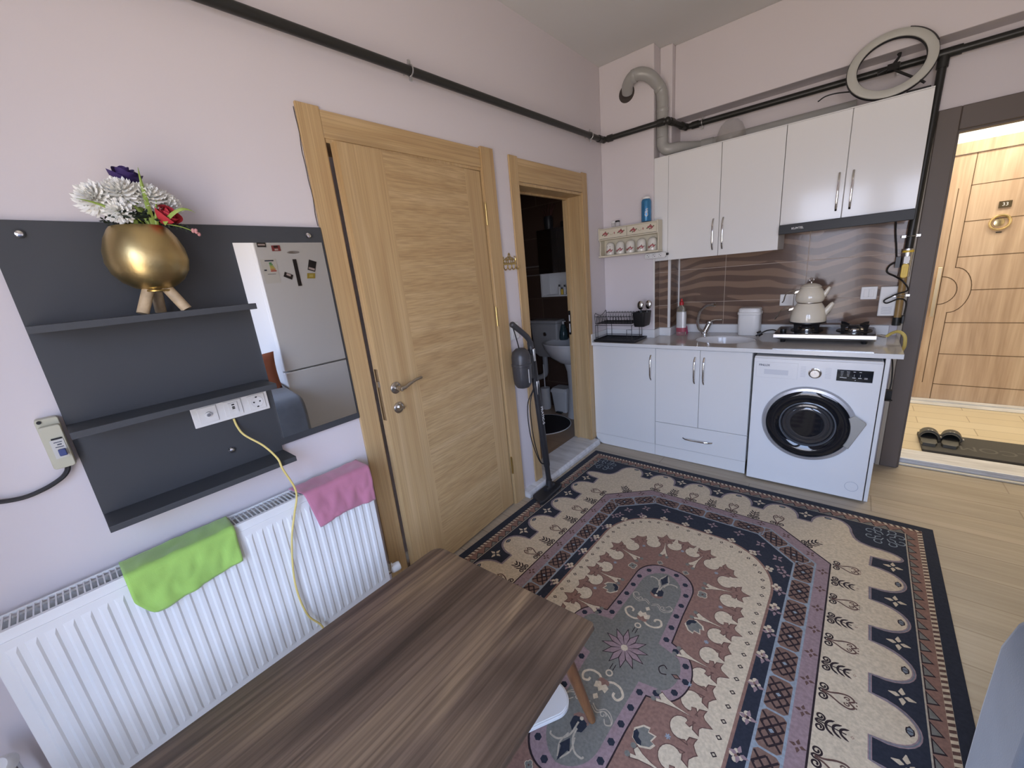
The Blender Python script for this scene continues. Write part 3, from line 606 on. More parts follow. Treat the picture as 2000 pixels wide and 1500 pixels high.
# items on the worktop
e = thing('dish_soap_bottle', 'clear washing-up liquid bottle with red cap on the worktop', 'bottle', (.585, .122, .887))
def oval(c, rx, ry, z, n=28, p=2.6): return [(c[0]+rx*abs(cos(t))**(2/p)*(1 if cos(t) >= 0 else -1), c[1]+ry*abs(sin(t))**(2/p)*(1 if sin(t) >= 0 else -1), z) for t in [2*pi*i/n for i in range(n)]]
c = (.585, .122)
body = [(.033, .020, 0), (.036, .023, .006), (.037, .024, .03), (.035, .022, .09), (.036, .023, .15), (.034, .022, .195), (.026, .018, .222), (.012, .012, .236), (.012, .012, .246)]
m = MB(); m.rings([oval(c, a, b, .8872+h) for a, b, h in body]); part('bottle', m, mat('clear_green_plastic', (.80, .80, .70), .08, trans=.9, ior=1.3), e)
m = MB(); m.rings([oval(c, .0155, .0155, 1.1235, p=2), oval(c, .0155, .0155, 1.147, p=2), oval(c, .008, .008, 1.153, p=2), oval(c, .008, .008, 1.168, p=2), oval(c, .005, .005, 1.172, p=2)]); part('cap', m, M['red'], e)
m = MB(); lb = [(.0366, .0236, .045), (.0362, .0234, .10), (.0372, .0242, .15), (.0356, .0232, .185)]
m.rings([oval(c, a, b, .8872+h) for a, b, h in lb], 0, False, False); lbl = part('label', m, mat('silver_label', (.62, .62, .62), .3, .2), e, recalc=False)
m = MB(); m.rings([oval(c, a+.0004, b+.0004, .8872+h) for a, b, h in [(.0366, .0236, .030), (.0366, .0236, .05), (.0364, .0235, .062)]], 0, False, False); part('label_stripe', m, mat('pink_label', (.35, .07, .10), .4), lbl, recalc=False)
m = MB(); m.rings([oval((.545, .205), .03, .012, .951, 16, 3), oval((.542, .205), .026, .011, .965, 16, 3), oval((.555, .205), .008, .006, .998, 16, 3)][:0] or [oval((.572, .222), .035, .02, .8872, 16, 3), oval((.565, .22), .034, .02, .94, 16, 3), oval((.553, .22), .018, .014, .975, 16, 3), oval((.556, .22), .004, .004, .992, 16, 3)])
solo('sponge', m, mat('pink_sponge', (.55, .08, .20), .8, bump=(150, .5)), 'pink sponge cloth standing behind the washing-up bottle', 'sponge')
e = thing('canister', 'white plastic lidded canister beside the sink', 'canister', (1.036, .222, .887))
c = (1.036, .2215)
m = MB(); m.rings([oval(c, .066, .050, .8872, 36, 4), oval(c, .069, .053, .893, 36, 4), oval(c, .071, .055, .935, 36, 4), oval(c, .0715, .0555, .938, 36, 4), oval(c, .072, .056, 1.035, 36, 4)]); part('body', m, M['plast'], e)
m = MB(); m.rings([oval(c, .074, .058, 1.0355, 36, 4), oval(c, .0765, .060, 1.038, 36, 4), oval(c, .0765, .060, 1.052, 36, 4), oval(c, .072, .056, 1.055, 36, 4), oval(c, .070, .054, 1.076, 36, 4), oval(c, .062, .047, 1.083, 36, 4)]); part('lid', m, M['plast'], e)
# dish rack
e = thing('dish_rack', 'black two-tier wire dish rack in the worktop corner', 'dish rack', (.19, -.14, .887))
m = MB(); m.prism([(x, y, .8870) for x, y in rrect(.022, -.262, .368, -.026, .012)], (0, 0, .006)); m.prism([(.022, -.262, .893), (.368, -.262, .893), (.368, -.256, .893), (.022, -.256, .893)], (0, 0, .01)); m.prism([(.022, -.032, .893), (.368, -.032, .893), (.368, -.026, .893), (.022, -.026, .893)], (0, 0, .01)); m.box(.022, -.256, .893, .028, -.032, .903); m.box(.362, -.256, .893, .368, -.032, .903)
for i in range(10): m.box(.035, -.245+.021*i, .893, .355, -.239+.021*i, .896)
part('drip_tray', m, M['black'], e)
r = .0022; m = MB(); yA, yB_ = -.240, -.045; xA, xB = .030, .335
for x, y in ((xA, yA), (xB, yA), (xA, yB_), (xB, yB_), (xA+.02, yA), (xA+.045, yB_), (xB-.02, yB_)): m.tube([(x, y, .897), (x, y, 1.02)], r, 6)
for z in (.915, 1.017):
    m.tube([(xA, yA, z), (xB, yA, z), (xB, yB_, z), (xA, yB_, z)], r, 6, closed=True)
m.tube([(xB-.04, yA, .90), (xB-.04, yA, .985), (xB, yA, .985)], r, 6)
part('lower_frame', m, M['blackm'], e)
m = MB(); m.tube([(xA, yA, 1.03), (xB, yA, 1.03), (xB, yB_, 1.03), (xA, yB_, 1.03)], r, 6, closed=True); zt2 = 1.085
m.tube([(xA, yA, zt2), (xB, yA, zt2)], r, 6); m.tube([(xA, yB_, zt2+.01), (xB, yB_, zt2+.01)], r, 6)
for x in (xA, xB):
    m.tube(smooth_path([(x, yA, 1.03), (x-.004, yA, 1.085), (x, yA+.008, 1.112), (x, yA+.035, 1.10), (x, (yA+yB_)/2, 1.085), (x, yB_-.04, 1.10), (x, yB_-.01, 1.116), (x, yB_, 1.09), (x, yB_, 1.03)], 5), r, 6)
for i in range(1, 9):
    y = yA+(yB_-yA)*i/9; m.tube([(xA, y, 1.03), (xB, y, 1.03)], .0016, 5); m.tube([(xA-.002, y, 1.088), (xA, y, 1.03)], .0016, 5)
for i in range(12):
    x = xA+.012+(xB-xA-.02)*i/12
    for y, zz in ((yA, zt2), (yB_, zt2+.01)):
        m.tube([(x, y, 1.031), (x+.008, y-.004, zz+.002), (x+.013, y, zz+.008), (x+.018, y-.004, zz+.002), (x+.026, y, 1.031)], .0015, 5)
part('upper_rack', m, M['blackm'], e)
m = MB()
def hold(z, k): return [(.385+k*x, -.165+k*y*1.0, z) for x, y in rrect(-.048, -.075, .048, .075, .014, 4)]
m.rings([hold(1.005, .78), hold(1.018, .85), hold(1.113, 1.0), hold(1.113, .93), hold(1.015, .78)], 0, True, True); part('cutlery_cup', m, M['black'], e)
SP = mat('polished_cutlery', (.62, .62, .62), .12, 1)
for i, (x, y, lb_) in enumerate(((.372, -.19, 'steel ladle spoon standing in the black cutlery cup, nearer the viewer'), (.40, -.15, 'steel serving spoon standing in the black cutlery cup, nearer the wall'))):
    s = thing('serving_spoon', lb_, 'spoon', (x, y, 1.03)); dx = .03 if i else .012
    m = MB(); m.tube([(x, y, 1.03), (x+dx*.7, y, 1.135)], [.003, .004], 8); part('stem', m, SP, s)
    m = MB(); m.ball((x+dx, y, 1.163), .025, .012, .033, 20, 12); part('spoon_bowl', m, SP, s)
# spice rack with five jars
e = thing('spice_rack', 'cream wooden spice rack with rose-painted drawers on the pillar', 'spice rack', (.24, -.05, 1.535))
CW = mat('cream_painted_wood', (.66, .61, .48), .45)
def sidep(x):
    p = [(-.002, 1.548), (-.078, 1.548), (-.078, 1.60), (-.07, 1.64), (-.08, 1.66), (-.094, 1.668), (-.094, 1.748), (-.088, 1.755), (-.002, 1.755)]
    m.prism([(x, y, z) for y, z in p], (.009, 0, 0))
m = MB(); sidep(.004); sidep(.467); m.box(.003, -.098, 1.535, .479, -.002, 1.5478); m.box(.013, -.085, 1.665, .467, -.002, 1.674); m.box(.013, -.008, 1.548, .467, -.002, 1.75); m.box(.013, -.085, 1.742, .467, -.002, 1.7495)
part('frame', m, CW, e, bevel=.002)
ROSE = mat('painted_rose', (.36, .10, .10), .5); LEAFP = mat('painted_leaf', (.12, .14, .06), .5); GOLDP = mat('painted_gold', (.36, .28, .10), .5)
def flower_print(m, cx, cz, y, s=1.0, f=None):
    f = f or (lambda a, z: (a, y, z))
    for k, (dx, dz, rr, mi) in enumerate(((-.014, .0, .008, 0), (0, .006, .010, 0), (.013, -.002, .008, 0), (.006, -.010, .006, 0), (-.024, -.006, .005, 1), (.024, .004, .005, 1), (-.005, -.012, .005, 1), (.002, .016, .004, 1))):
        m.poly([f(cx+s*(dx+rr*cos(2*pi*i/9)*(1+.25*cos(5*2*pi*i/9))), cz+s*(dz+rr*sin(2*pi*i/9))) for i in range(9)], mi)
for x0, x1 in ((.0145, .2385), (.2415, .4655)):
    m = MB(); m.box(x0, -.0905, 1.6755, x1, -.0855, 1.7405); d = part('drawer_front', m, CW, e, bevel=.001)
    m = MB(); flower_print(m, x0+.05, 1.708, -.0911); part('rose_motif', m, [ROSE, LEAFP], d, recalc=False); m = MB(); flower_print(m, x1-.045, 1.712, -.0911); part('rose_motif', m, [ROSE, LEAFP], d, recalc=False); m = MB()
    m.tube([(x0+.1+.012*cos(pi+pi*i/8), -.0911, 1.708+.01*sin(pi+pi*i/8)) for i in range(9)], .0008, 5, 2); m.poly([(x0+.125+.004*cos(2*pi*i/8), -.0911, 1.708+.009*sin(2*pi*i/8)) for i in range(8)], 0); part('bow_motif', m, [ROSE, LEAFP, GOLDP], d, recalc=False)
JAR = mat('white_glazed_jar', (.70, .68, .62), .12, coat=.3)
jl = ['white rose-painted spice jar with a black tag', 'white rose-painted spice jar, next after the black-tagged one', 'white rose-painted spice jar in the middle of the spice rack', 'white rose-painted spice jar, second from the wall cabinet', 'white rose-painted spice jar closest to the wall cabinet']
for i, x in enumerate((.082, .166, .249, .336, .420)):
    s = thing('spice_jar', jl[i], 'jar', (x, -.046, 1.548), 'spice jars in the cream rack')
    m = MB(); m.lathe([(.030, 0), (.0335, .003), (.034, .008), (.034, .062), (.031, .078), (.025, .088), (.012, .095)], (x, -.0465, 1.5482), n=36); b = part('jar_body', m, JAR, s)
    m = MB()
    def jf(a, z, x=x):
        t = (a-x)/.0346; return (x+.0346*sin(t), -.0465-.0346*cos(t), z)
    flower_print(m, x+.012, 1.582, 0, .85, jf); flower_print(m, x-.016, 1.574, 0, .55, jf); part('rose_motif', m, [ROSE, LEAFP], b, recalc=False)
    m = MB(); m.tube([(x-.038, -.062, 1.652), (x-.02, -.083, 1.62), (x-.036, -.084, 1.612)][:2], .0016, 6)
    if i == 0:
        m = MB(); m.add([jf(x+a, z) for a, z in ((-.012, 1.605), (.014, 1.605), (.014, 1.615), (-.012, 1.615))], [(0, 1, 2, 3)]); part('tag', m, M['black'], b, recalc=False)
e = thing('spray_can', 'bright blue aerosol can standing on the spice rack', 'can', (.374, -.048, 1.756))
m = MB(); m.lathe([(.033, 0), (.0345, .003), (.0345, .135), (.031, .147), (.025, .153)], (.374, -.048, 1.756), n=36); b = part('can_body', m, mat('blue_print_metal', (.045, .20, .40), .25, .3), e)
m = MB(); m.lathe([(.0255, 0), (.0265, .004), (.025, .013), (.02, .016)], (.374, -.048, 1.9095), n=28); part('cap', m, M['plast'], e)
text('lettering', 'Clin', M['letter'], b, (.390, -.0826, 1.815), (0, 0, 1), (-1, 0, 0), .034, bold=.02)
m = MB(); m.lathe([(.013, 0), (.013, .012), (.011, .013)], (0, 0, 0), n=10)
gls = mat('clear_shaker_glass', (.65, .65, .65), .1, alpha=.55)
for x, y, cl, lb_ in ((.112, -.040, 'plast', 'small glass salt shaker with white cap on the spice rack'), (.150, -.052, 'black', 'small glass pepper shaker with black cap on the spice rack')):
    s = thing('shaker', lb_, 'shaker', (x, y, 1.7565))
    m = MB(); m.rings([oval((x, y), .0155, .0155, 1.7568+h, 20, 3) for h in (0, .028)]); part('glass', m, gls, s)
    m = MB(); m.rings([oval((x, y), k, k, 1.785+h, 20, 3) for k, h in ((.0165, 0), (.0165, .009), (.014, .012))]); part('cap', m, M[cl], s)
e = thing('power_strip', 'white three-outlet power strip under the spice rack', 'power strip', (.43, -.02, 1.487))
m = MB(); m.prism([(x, -.003, z) for x, z in rrect(.352, 1.489, .512, 1.531, .018, 5)], (0, -.026, 0)); part('case', m, M['plast'], e, bevel=.003)
for i in range(3):
    cx = .378+.045*i; m = MB(); m.lathe([(.0175, 0), (.0165, .0008), (.0150, .0006), (.0148, .0003)], (cx, -.0292, 1.510), (0, -1, 0), 28, 0)
    for dx, dz in ((-.004, .006), (.006, -.005)): m.lathe([(.003, 0), (.0028, .0008)], (cx+dx, -.0299, 1.510+dz), (0, -1, 0), 10, 1)
    for dx, dz in ((-.008, -.011), (.008, .011)): m.box(cx+dx-.002, -.0302, 1.510+dz-.001, cx+dx+.002, -.0297, 1.510+dz+.001, 1)
    part('outlet', m, [M['whitem'], M['black']], e)
m = MB(); m.cyl((.512, -.016, 1.512), (.526, -.016, 1.515), .008, n=12); part('cable_gland', m, M['black'], e)
# ------------------------------------------------------------------ pipes and things above the cabinets
e = thing('gas_pipe', 'dark painted gas pipe running along both walls with a drop to the hob', 'gas pipe', (1.8, .25, .95))
R_ = .0185; PB = mat('ochre_painted_pipe', (.30, .19, .07), .4)
m = MB(); m.tube([(.05, -3.81, 2.321), (.05, -.085, 2.372), (.052, -.055, 2.374), (.078, -.045, 2.374), (.498, -.045, 2.372), (.522, -.03, 2.373), (.545, .215, 2.376), (.566, .245, 2.376), (.61, .25, 2.376), (1.83, .25, 2.364), (2.985, .25, 2.358)], R_, 16)
part('long_run', m, M['pipe'], e)
m = MB(); m.tube([(1.832, .25, 2.355), (1.818, .25, 1.405)], R_, 16); part('drop_pipe', m, M['pipe'], e)
m = MB(); m.tube([(1.816, .25, 1.245), (1.817, .25, 1.005)], .0165, 16); part('ochre_pipe', m, PB, e)
m = MB(); m.tube([(1.817, .25, 1.005), (1.8175, .25, .957)], .021, 16); part('end_socket', m, M['pipe'], e)
for a, b in (((.05, -.13, 2.371), (.05, -.085, 2.372)), ((.082, -.045, 2.374), (.12, -.045, 2.374)), ((.455, -.045, 2.372), (.498, -.045, 2.372)), ((.525, -.01, 2.373), (.529, .03, 2.374)), ((.541, .17, 2.376), (.545, .21, 2.376)), ((.59, .25, 2.376), (.635, .25, 2.376)), ((1.775, .25, 2.364), (1.895, .25, 2.364)), ((1.832, .25, 2.352), (1.831, .25, 2.30))):
    m = MB(); m.cyl(a, b, .0235, n=18); part('pipe_fitting', m, M['pipe'], e)
for c in ((.055, -.055, 2.373), (.518, -.035, 2.373), (.552, .24, 2.376)): m = MB(); m.ball(c, .0235, n=16, k=10); part('elbow_fitting', m, M['pipe'], e)
for c, ax, wd in (((.05, -1.813, 2.349), (0, 1, 0), (-1, 0, 0)), ((.05, -.249, 2.369), (0, 1, 0), (-1, 0, 0)), ((.66, .25, 2.3755), (1, 0, 0), (0, 1, 0)), ((1.662, .25, 2.366), (1, 0, 0), (0, 1, 0)), ((1.8195, .25, 1.474), (0, 0, 1), (0, 1, 0)), ((1.8165, .25, 1.136), (0, 0, 1), (0, 1, 0))):
    m = MB(); c = V(c); ax = V(ax); wd = V(wd); m.torus(c, ax, .0215, .003, 24, 8); s_ = ax.cross(wd)
    for k in (-1, 1): m.obox(c+s_*k*.030, ax*.006, s_*.009, wd*.004); m.cyl(c+s_*k*.030-wd*.006, c+s_*k*.030+wd*.010, .0035, n=10)
    m.cyl(c+wd*.02, c+wd*.045, .004, n=10); part('pipe_clamp', m, M['steel'], e)
m = MB(); m.cyl((1.817, .25, 1.405), (1.816, .25, 1.245), .024, n=18); m.cyl((1.816, .25, 1.345), (1.816, .215, 1.345), .012, n=14); vl = part('valve', m, M['steel'], e)
m = MB(); m.prism([(x, .206, z) for x, z in rrect(1.797, 1.243, 1.827, 1.322, .012, 5)], (0, -.012, 0)); m.box(1.806, .1935, 1.262, 1.818, .2055, 1.305); part('valve_lever', m, M['yellow'], vl, bevel=.002)
m = MB(); m.box(1.802, .198, 1.325, 1.826, .206, 1.362); m.cyl((1.814, .197, 1.346), (1.814, .206, 1.346), .007, n=12); part('valve_bracket', m, M['plast'], vl)
m = MB(); m.cyl((1.818, .25, 1.384), (1.818, .25, 1.396), .0255, n=18); part('yellow_tape', m, M['yellow'], e)
m = MB(); m.tube(smooth_path([(1.776, .255, 1.335), (1.745, .26, 1.31), (1.742, .26, 1.275), (1.778, .245, 1.25), (1.815, .215, 1.22), (1.842, .22, 1.17), (1.80, .215, 1.15), (1.775, .215, 1.135), (1.745, .23, 1.11), (1.76, .225, 1.095), (1.81, .212, 1.12), (1.842, .22, 1.10), (1.844, .232, 1.03), (1.842, .235, .98)], 6), .0042, 8)
m.box(1.770, .236, 1.300, 1.790, .262, 1.362); solo('power_cable', m, M['black'], 'black electric cable looped around the ochre pipe by the frame', 'cable')
m = MB(); m.box(1.834, .21, .972, 1.8475, .24, 1.02); solo('cable_connector', m, M['black'], 'small black connector hanging on the pipe drop near the hob', 'connector', bevel=.003)
m = MB(); m.tube(smooth_path([(1.772, .045, .9225), (1.792, .03, .945), (1.818, .0, .958), (1.843, -.012, .935), (1.850, .0, .88), (1.848, .06, .84), (1.846, .14, .80)], 6), .0082, 12); solo('gas_hose', m, mat('yellow_gas_hose', (.58, .46, .13), .5), 'yellow flexible gas hose curving off the worktop corner to the hob', 'hose')
m = MB(); m.tube(smooth_path([(1.802, .20, .83), (1.818, .09, .76), (1.826, .07, .66), (1.824, .06, .60)], 6), .004, 8); m.box(1.806, .02, .535, 1.834, .06, .60); m.cyl((1.81, .02, .545), (1.835, -.01, .552), .004, n=8); solo('hanging_plug', m, M['black'], 'black plug hanging on its lead beside the washing machine', 'plug')
# exhaust duct
e = thing('exhaust_duct', 'grey-white plastic exhaust duct above the wall cabinets entering the pillar', 'duct', (.43, .12, 2.174))
m = MB(); m.tube(smooth_path([(.222, -.003, 2.640), (.240, -.040, 2.664), (.285, -.070, 2.690), (.340, -.066, 2.697), (.398, -.028, 2.67), (.442, .035, 2.60), (.452, .048, 2.53)], 6), .0385, 24); part('elbow', m, M['pvc'], e)
m = MB(); m.cyl((.452, .048, 2.54), (.452, .048, 2.30), .038, n=28); m.tube(smooth_path([(.452, .048, 2.30), (.455, .05, 2.255), (.485, .056, 2.222), (.555, .10, 2.2195), (.64, .205, 2.2195), (.70, .238, 2.2195)], 6), .0385, 24); part('vertical_pipe', m, M['pvc'], e)
m = MB(); m.cyl((.69, .235, 2.2195), (1.50, .245, 2.2195), .040, n=28); m.cyl((.665, .225, 2.2195), (.74, .236, 2.2195), .0435, n=28); part('horizontal_pipe', m, M['pvc'], e)
for c, a, r in (((.30, -.071, 2.694), (.95, -.02, .15), .040), ((.437, .030, 2.605), (.45, .45, -.75), .040), ((.452, .048, 2.47), (0, 0, 1), .0385)): m = MB(); m.lathe([(r, -.012), (r+.002, -.008), (r+.002, .008), (r, .012)], c, a, 28); part('joint_collar', m, M['pvc'], e)
m = MB(); m.lathe([(.055, 0), (.062, -.002), (.045, -.010), (.043, -.002)], (.214, -.001, 2.636), (0, -1, 0), 24); m2 = mat('rough_hole', (.06, .05, .045), .9); part('wall_hole', m, m2, e)
m = MB(); m.lathe([(.088, 0), (.0875, .02), (.08, .06), (.062, .10), (.035, .125), (.001, .132)], (.882, .092, 2.1732), n=48, cap0=False)
solo('glass_bowl', m, mat('clear_plastic_dome', (.62, .60, .58), .05, alpha=.16, spec=.7), 'upturned transparent bowl on top of the wall cabinets', 'bowl', solid=.002)
# ring light
e = thing('ring_light', 'round white ring light leaning on top of the wall cabinets', 'ring light', (1.624, .085, 2.174))
yaw, tl = .052, .341; c = V((1.624, .082, 2.343)); e1 = V((cos(yaw), sin(yaw), 0)); nn = V((-sin(yaw), cos(yaw), 0)); e2 = V((0, 0, cos(tl)))+nn*sin(tl); fr_ = e1.cross(e2)  # faces the room
def rp(r, a, h): return c+e1*r*cos(a)+e2*r*sin(a)+fr_*h
def annulus(prof, n=72): 
    mm = MB(); mm.rings([[rp(r, 2*pi*i/n, h) for r, h in prof] for i in range(n)], closed=True); return mm
part('diffuser', annulus([(.136, .009), (.142, .013), (.170, .013), (.176, .009), (.176, .004), (.136, .004)]), mat('ring_light_diffuser', (.50, .50, .46), .45), e)
part('back_shell', annulus([(.133, .0035), (.179, .0035), (.179, -.008), (.172, -.013), (.140, -.013), (.133, -.008)]), M['grey2'], e)
m = MB(); m.rings([[rp(r, radians(18+52*i/16), h) for r, h in ((.1735, .0132), (.1795, .010), (.183, .004), (.182, -.004), (.176, -.004))] for i in range(17)]); part('grip_band', m, M['grey2'], e)
m = MB(); k = c+V((.012, -.01, -.02)); m.obox(k, e1*.024, e2*.018, fr_*.008); m.tube([k+e1*.0+e2*.015, k+e1*.02+e2*.05, k+e1*.018+e2*.065], [.008, .006, .010], 10); m.tube([k-e1*.02, k-e1*.06-e2*.012], .008, 10); m.tube(smooth_path([k-e2*.01, k+e1*.05-e2*.055, k+e1*.10-e2*.10+fr_*-.0, k+e1*.125-e2*.125], 5), .006, 10); part('phone_holder', m, M['black'], e)
m = MB(); m.box(1.70, .045, 2.1738, 1.79, .085, 2.19); part('stand_foot', m, M['black'], e, bevel=.004)
m = MB(); m.tube(smooth_path([(1.325, .125, 2.274), (1.36, .13, 2.292), (1.42, .13, 2.29), (1.50, .115, 2.265), (1.545, .105, 2.225)], 6), .0035, 8); solo('lamp_cable', m, M['black'], 'thin black cable arching over the duct beside the ring light', 'cable')
# ------------------------------------------------------------------ wall unit on the left wall
e = thing('wall_shelf_unit', 'charcoal wall shelf unit with three shelves and a mirror panel', 'shelf unit', (.018, -2.73, .87))
m = MB(); m.prism([(.001, -3.133, .870), (.001, -2.646, .870), (.001, -2.646, .940), (.001, -2.327, .940), (.001, -2.327, 1.713), (.001, -3.133, 1.713)], (.017, 0, 0)); part('back_panel', m, M['dark'], e, bevel=.001)
for y0, y1, z, d in ((-3.131, -2.651, 1.462, .148), (-3.132, -2.651, 1.197, .142), (-3.132, -2.645, .923, .132)):
    m = MB(); m.box(.0183, y0, z-.018, d, y1, z); part('shelf', m, M['dark'], e, bevel=.001)
m = MB(); m.box(.0184, -2.634, .967, .0225, -2.337, 1.658, 0); part('mirror', m, M['mirror'], e)
for y, z in ((-3.082, 1.680), (-2.382, 1.682), (-2.80, .986)):
    m = MB(); m.lathe([(.0065, 0), (.0095, .003), (.0098, .007), (.007, .011), (.002, .0125)], (.0182, y, z), (1, 0, 0), 20); part('mounting_knob', m, M['chrome'], e)
# sockets on the unit
e = thing('socket_strip', 'white triple socket plate with antenna outlets under the middle shelf', 'socket', (.018, -2.763, 1.092))
m = MB(); m.box(.0187, -2.874, 1.091, .0245, -2.652, 1.163); part('frame', m, M['plast'], e, bevel=.002)
for i, y in enumerate((-2.833, -2.761, -2.689)):
    m = MB(); m.box(.0247, y-.026, 1.101, .0275, y+.026, 1.153); s = part('insert', m, M['whitem'], e, bevel=.001)
    m = MB()
    if i == 0: m.lathe([(.0095, 0), (.009, .006), (.006, .007)], (.0277, y, 1.127), (1, 0, 0), 20, 0); m.lathe([(.0055, 0), (.005, .003)], (.0345, y, 1.127), (1, 0, 0), 12, 1); part('antenna_port', m, [M['whitem'], M['steel']], s)
    elif i == 1:
        m.box(.0277, y-.013, 1.110, .030, y+.013, 1.146, 0)
        for dz in (.008, .0, -.005): m.box(.0301, y-.004+.002*dz, 1.129+dz, .0306, y+.004, 1.133+dz, 1)
        part('phone_port', m, [M['plast'], M['black']], s)
    else:
        m.lathe([(.020, 0), (.019, .001), (.0175, .0004)], (.0277, y, 1.127), (1, 0, 0), 32, 0)
        for dy in (-.0095, .0095): m.lathe([(.0028, 0), (.0026, .0008)], (.0284, y+dy, 1.127), (1, 0, 0), 10, 1)
        for dz in (-.017, .017): m.box(.0281, y-.003, 1.127+dz-.002, .0291, y+.003, 1.127+dz+.002, 1)
        part('socket_cup', m, [M['ceram'], M['black']], s)
m = MB(); m.tube(smooth_path([(.022, -2.768, 1.089), (.030, -2.766, 1.06), (.05, -2.757, 1.03), (.09, -2.722, .985), (.135, -2.704, .94), (.145, -2.700, .90), (.143, -2.679, .82), (.142, -2.681, .775), (.139, -2.70, .72), (.139, -2.732, .62), (.139, -2.757, .46), (.139, -2.747, .313), (.14, -2.709, .22), (.15, -2.70, .10), (.17, -2.68, .018)], 6), .0034, 10)
solo('antenna_cable', m, M['yellowc'], 'pale yellow cable hanging from the socket plate over the radiator', 'cable')
# breaker
e = thing('breaker_box', 'cream circuit breaker box with blue switch beside the shelf unit', 'breaker box', (.025, -3.162, 1.09))
CB = mat('aged_cream_plastic', (.50, .49, .38), .4)
m = MB(); m.prism([(.001, y, z) for y, z in rrect(-3.183, 1.09, -3.1405, 1.228, .006, 3)], (.03, 0, 0)); m.prism([(.031, y, z) for y, z in rrect(-3.1815, 1.094, -3.1420, 1.210, .006, 3)], (.02, 0, 0)); part('case', m, CB, e, bevel=.002)
m = MB(); m.cyl((.031, -3.175, 1.221), (.0335, -3.175, 1.221), .0045, n=14); part('screw', m, M['black'], e)
m = MB(); m.box(.0512, -3.171, 1.122, .053, -3.1465, 1.172); br = part('breaker', m, mat('breaker_grey', (.55, .55, .52), .4), e)
m = MB(); m.box(.0512, -3.167, 1.1725, .0535, -3.1475, 1.1765); part('window_edge', m, M['black'], e)
m = MB(); m.box(.0532, -3.163, 1.128, .062, -3.149, 1.146); part('switch_toggle', m, mat('breaker_blue', (.05, .07, .20), .4), br, bevel=.002)
m = MB(); m.box(.0532, -3.165, 1.151, .0534, -3.150, 1.153); m.box(.0532, -3.165, 1.164, .0534, -3.150, 1.166); m.box(.0532, -3.160, 1.157, .0534, -3.152, 1.160); part('breaker_print', m, M['inkd'], br)
m = MB(); m.tube(smooth_path([(.02, -3.158, 1.0895), (.021, -3.164, 1.075), (.02, -3.18, 1.060), (.018, -3.215, 1.045), (.015, -3.26, 1.040), (.014, -3.32, 1.06), (.014, -3.42, 1.12), (.014, -3.6, 1.2)], 6), .0058, 10); part('supply_cable', m, M['grey2'], e)
# radiator
e = thing('radiator', 'white panel radiator with top grille under the shelf unit', 'radiator', (.075, -2.89, .163))
y0, y1, z0, z1 = -3.390, -2.392, .165, .760
m = MB(); m.box(.106, y0, z0, .120, y1, z1, 0); n = 30; p = (y1-y0-.03)/n
for i in range(n):
    a = y0+.015+i*p; lo, hi = z0+.05, z1-.045
    o_ = [(a+.18*p, lo), (a+.82*p, lo), (a+.82*p, hi), (a+.18*p, hi)]; q_ = [(a+.34*p, lo+.014), (a+.66*p, lo+.014), (a+.66*p, hi-.014), (a+.34*p, hi-.014)]
    m.add([(.1201, y, z) for y, z in o_]+[(0+.1242, y, z) for y, z in q_], [(4, 5, 6, 7)]+[(j, (j+1) % 4, 4+(j+1) % 4, 4+j) for j in range(4)])
m.box(.120, y0+.002, z1-.026, .1225, y1-.002, z1-.022); part('front_panel', m, M['enam'], e, ang=20)
m = MB(); m.box(.032, y0+.005, z0+.01, .046, y1-.005, z1-.006); part('back_panel', m, M['enam'], e)
m = MB()
for ya in (y0, y1-.003): m.box(.030, ya, z0+.005, .1055, ya+.003, z1)
part('side_cover', m, M['enam'], e)
m = MB(); m.box(.030, y0, z1-.001, .036, y1, z1+.006); m.box(.110, y0, z1-.001, .1215, y1, z1+.006)
k = 76
for i in range(k+1):
    y = y0+.003+(y1-y0-.006)*i/k; m.box(.036, y-.0015, z1-.001, .110, y+.0015, z1+.004)
part('top_grille', m, M['enam'], e, smooth=False)
m = MB()
for i in range(40):
    y = y0+.02+i*.0245; m.add([(.047, y, z0+.03), (.105, y+.012, z0+.03), (.105, y+.012, z1-.02), (.047, y, z1-.02)], [(0, 1, 2, 3)])
part('convector_fin', m, mat('fin_grey', (.25, .26, .27), .6), e, recalc=False)
m = MB(); m.cyl((.075, -2.3915, .20), (.075, -2.352, .20), .012, n=16); m.cyl((.075, -2.36, .20), (.075, -2.36, .245), .013, n=16); m.cyl((.075, -2.36, .24), (.085, -2.345, .20), .008, n=12); m.cyl((.075, -2.36, .20), (.0015, -2.36, .20), .009, n=12); vv_ = part('valve', m, M['chrome'], e)
m = MB(); m.lathe([(.016, 0), (.021, .006), (.021, .036), (.017, .044), (.004, .046)], (.075, -2.356, .204), (.35, .9, .15), 24); part('valve_head', m, M['plast'], vv_)
m = MB(); m.cyl((.075, -3.391, .22), (.075, -3.44, .22), .012, n=16); m.cyl((.075, -3.44, .22), (.0015, -3.44, .22), .009, n=12); v2 = part('valve', m, M['chrome'], e)
m = MB(); m.lathe([(.017, 0), (.022, .006), (.022, .036), (.018, .044), (.004, .046)], (.062, -3.452, .39), (.6, -.2, .6), 24); part('thermostat_knob', m, M['plast'], v2)
m = MB(); m.cyl((.075, -3.44, .22), (.065, -3.447, .39), .010, n=12); part('riser', m, M['chrome'], v2)
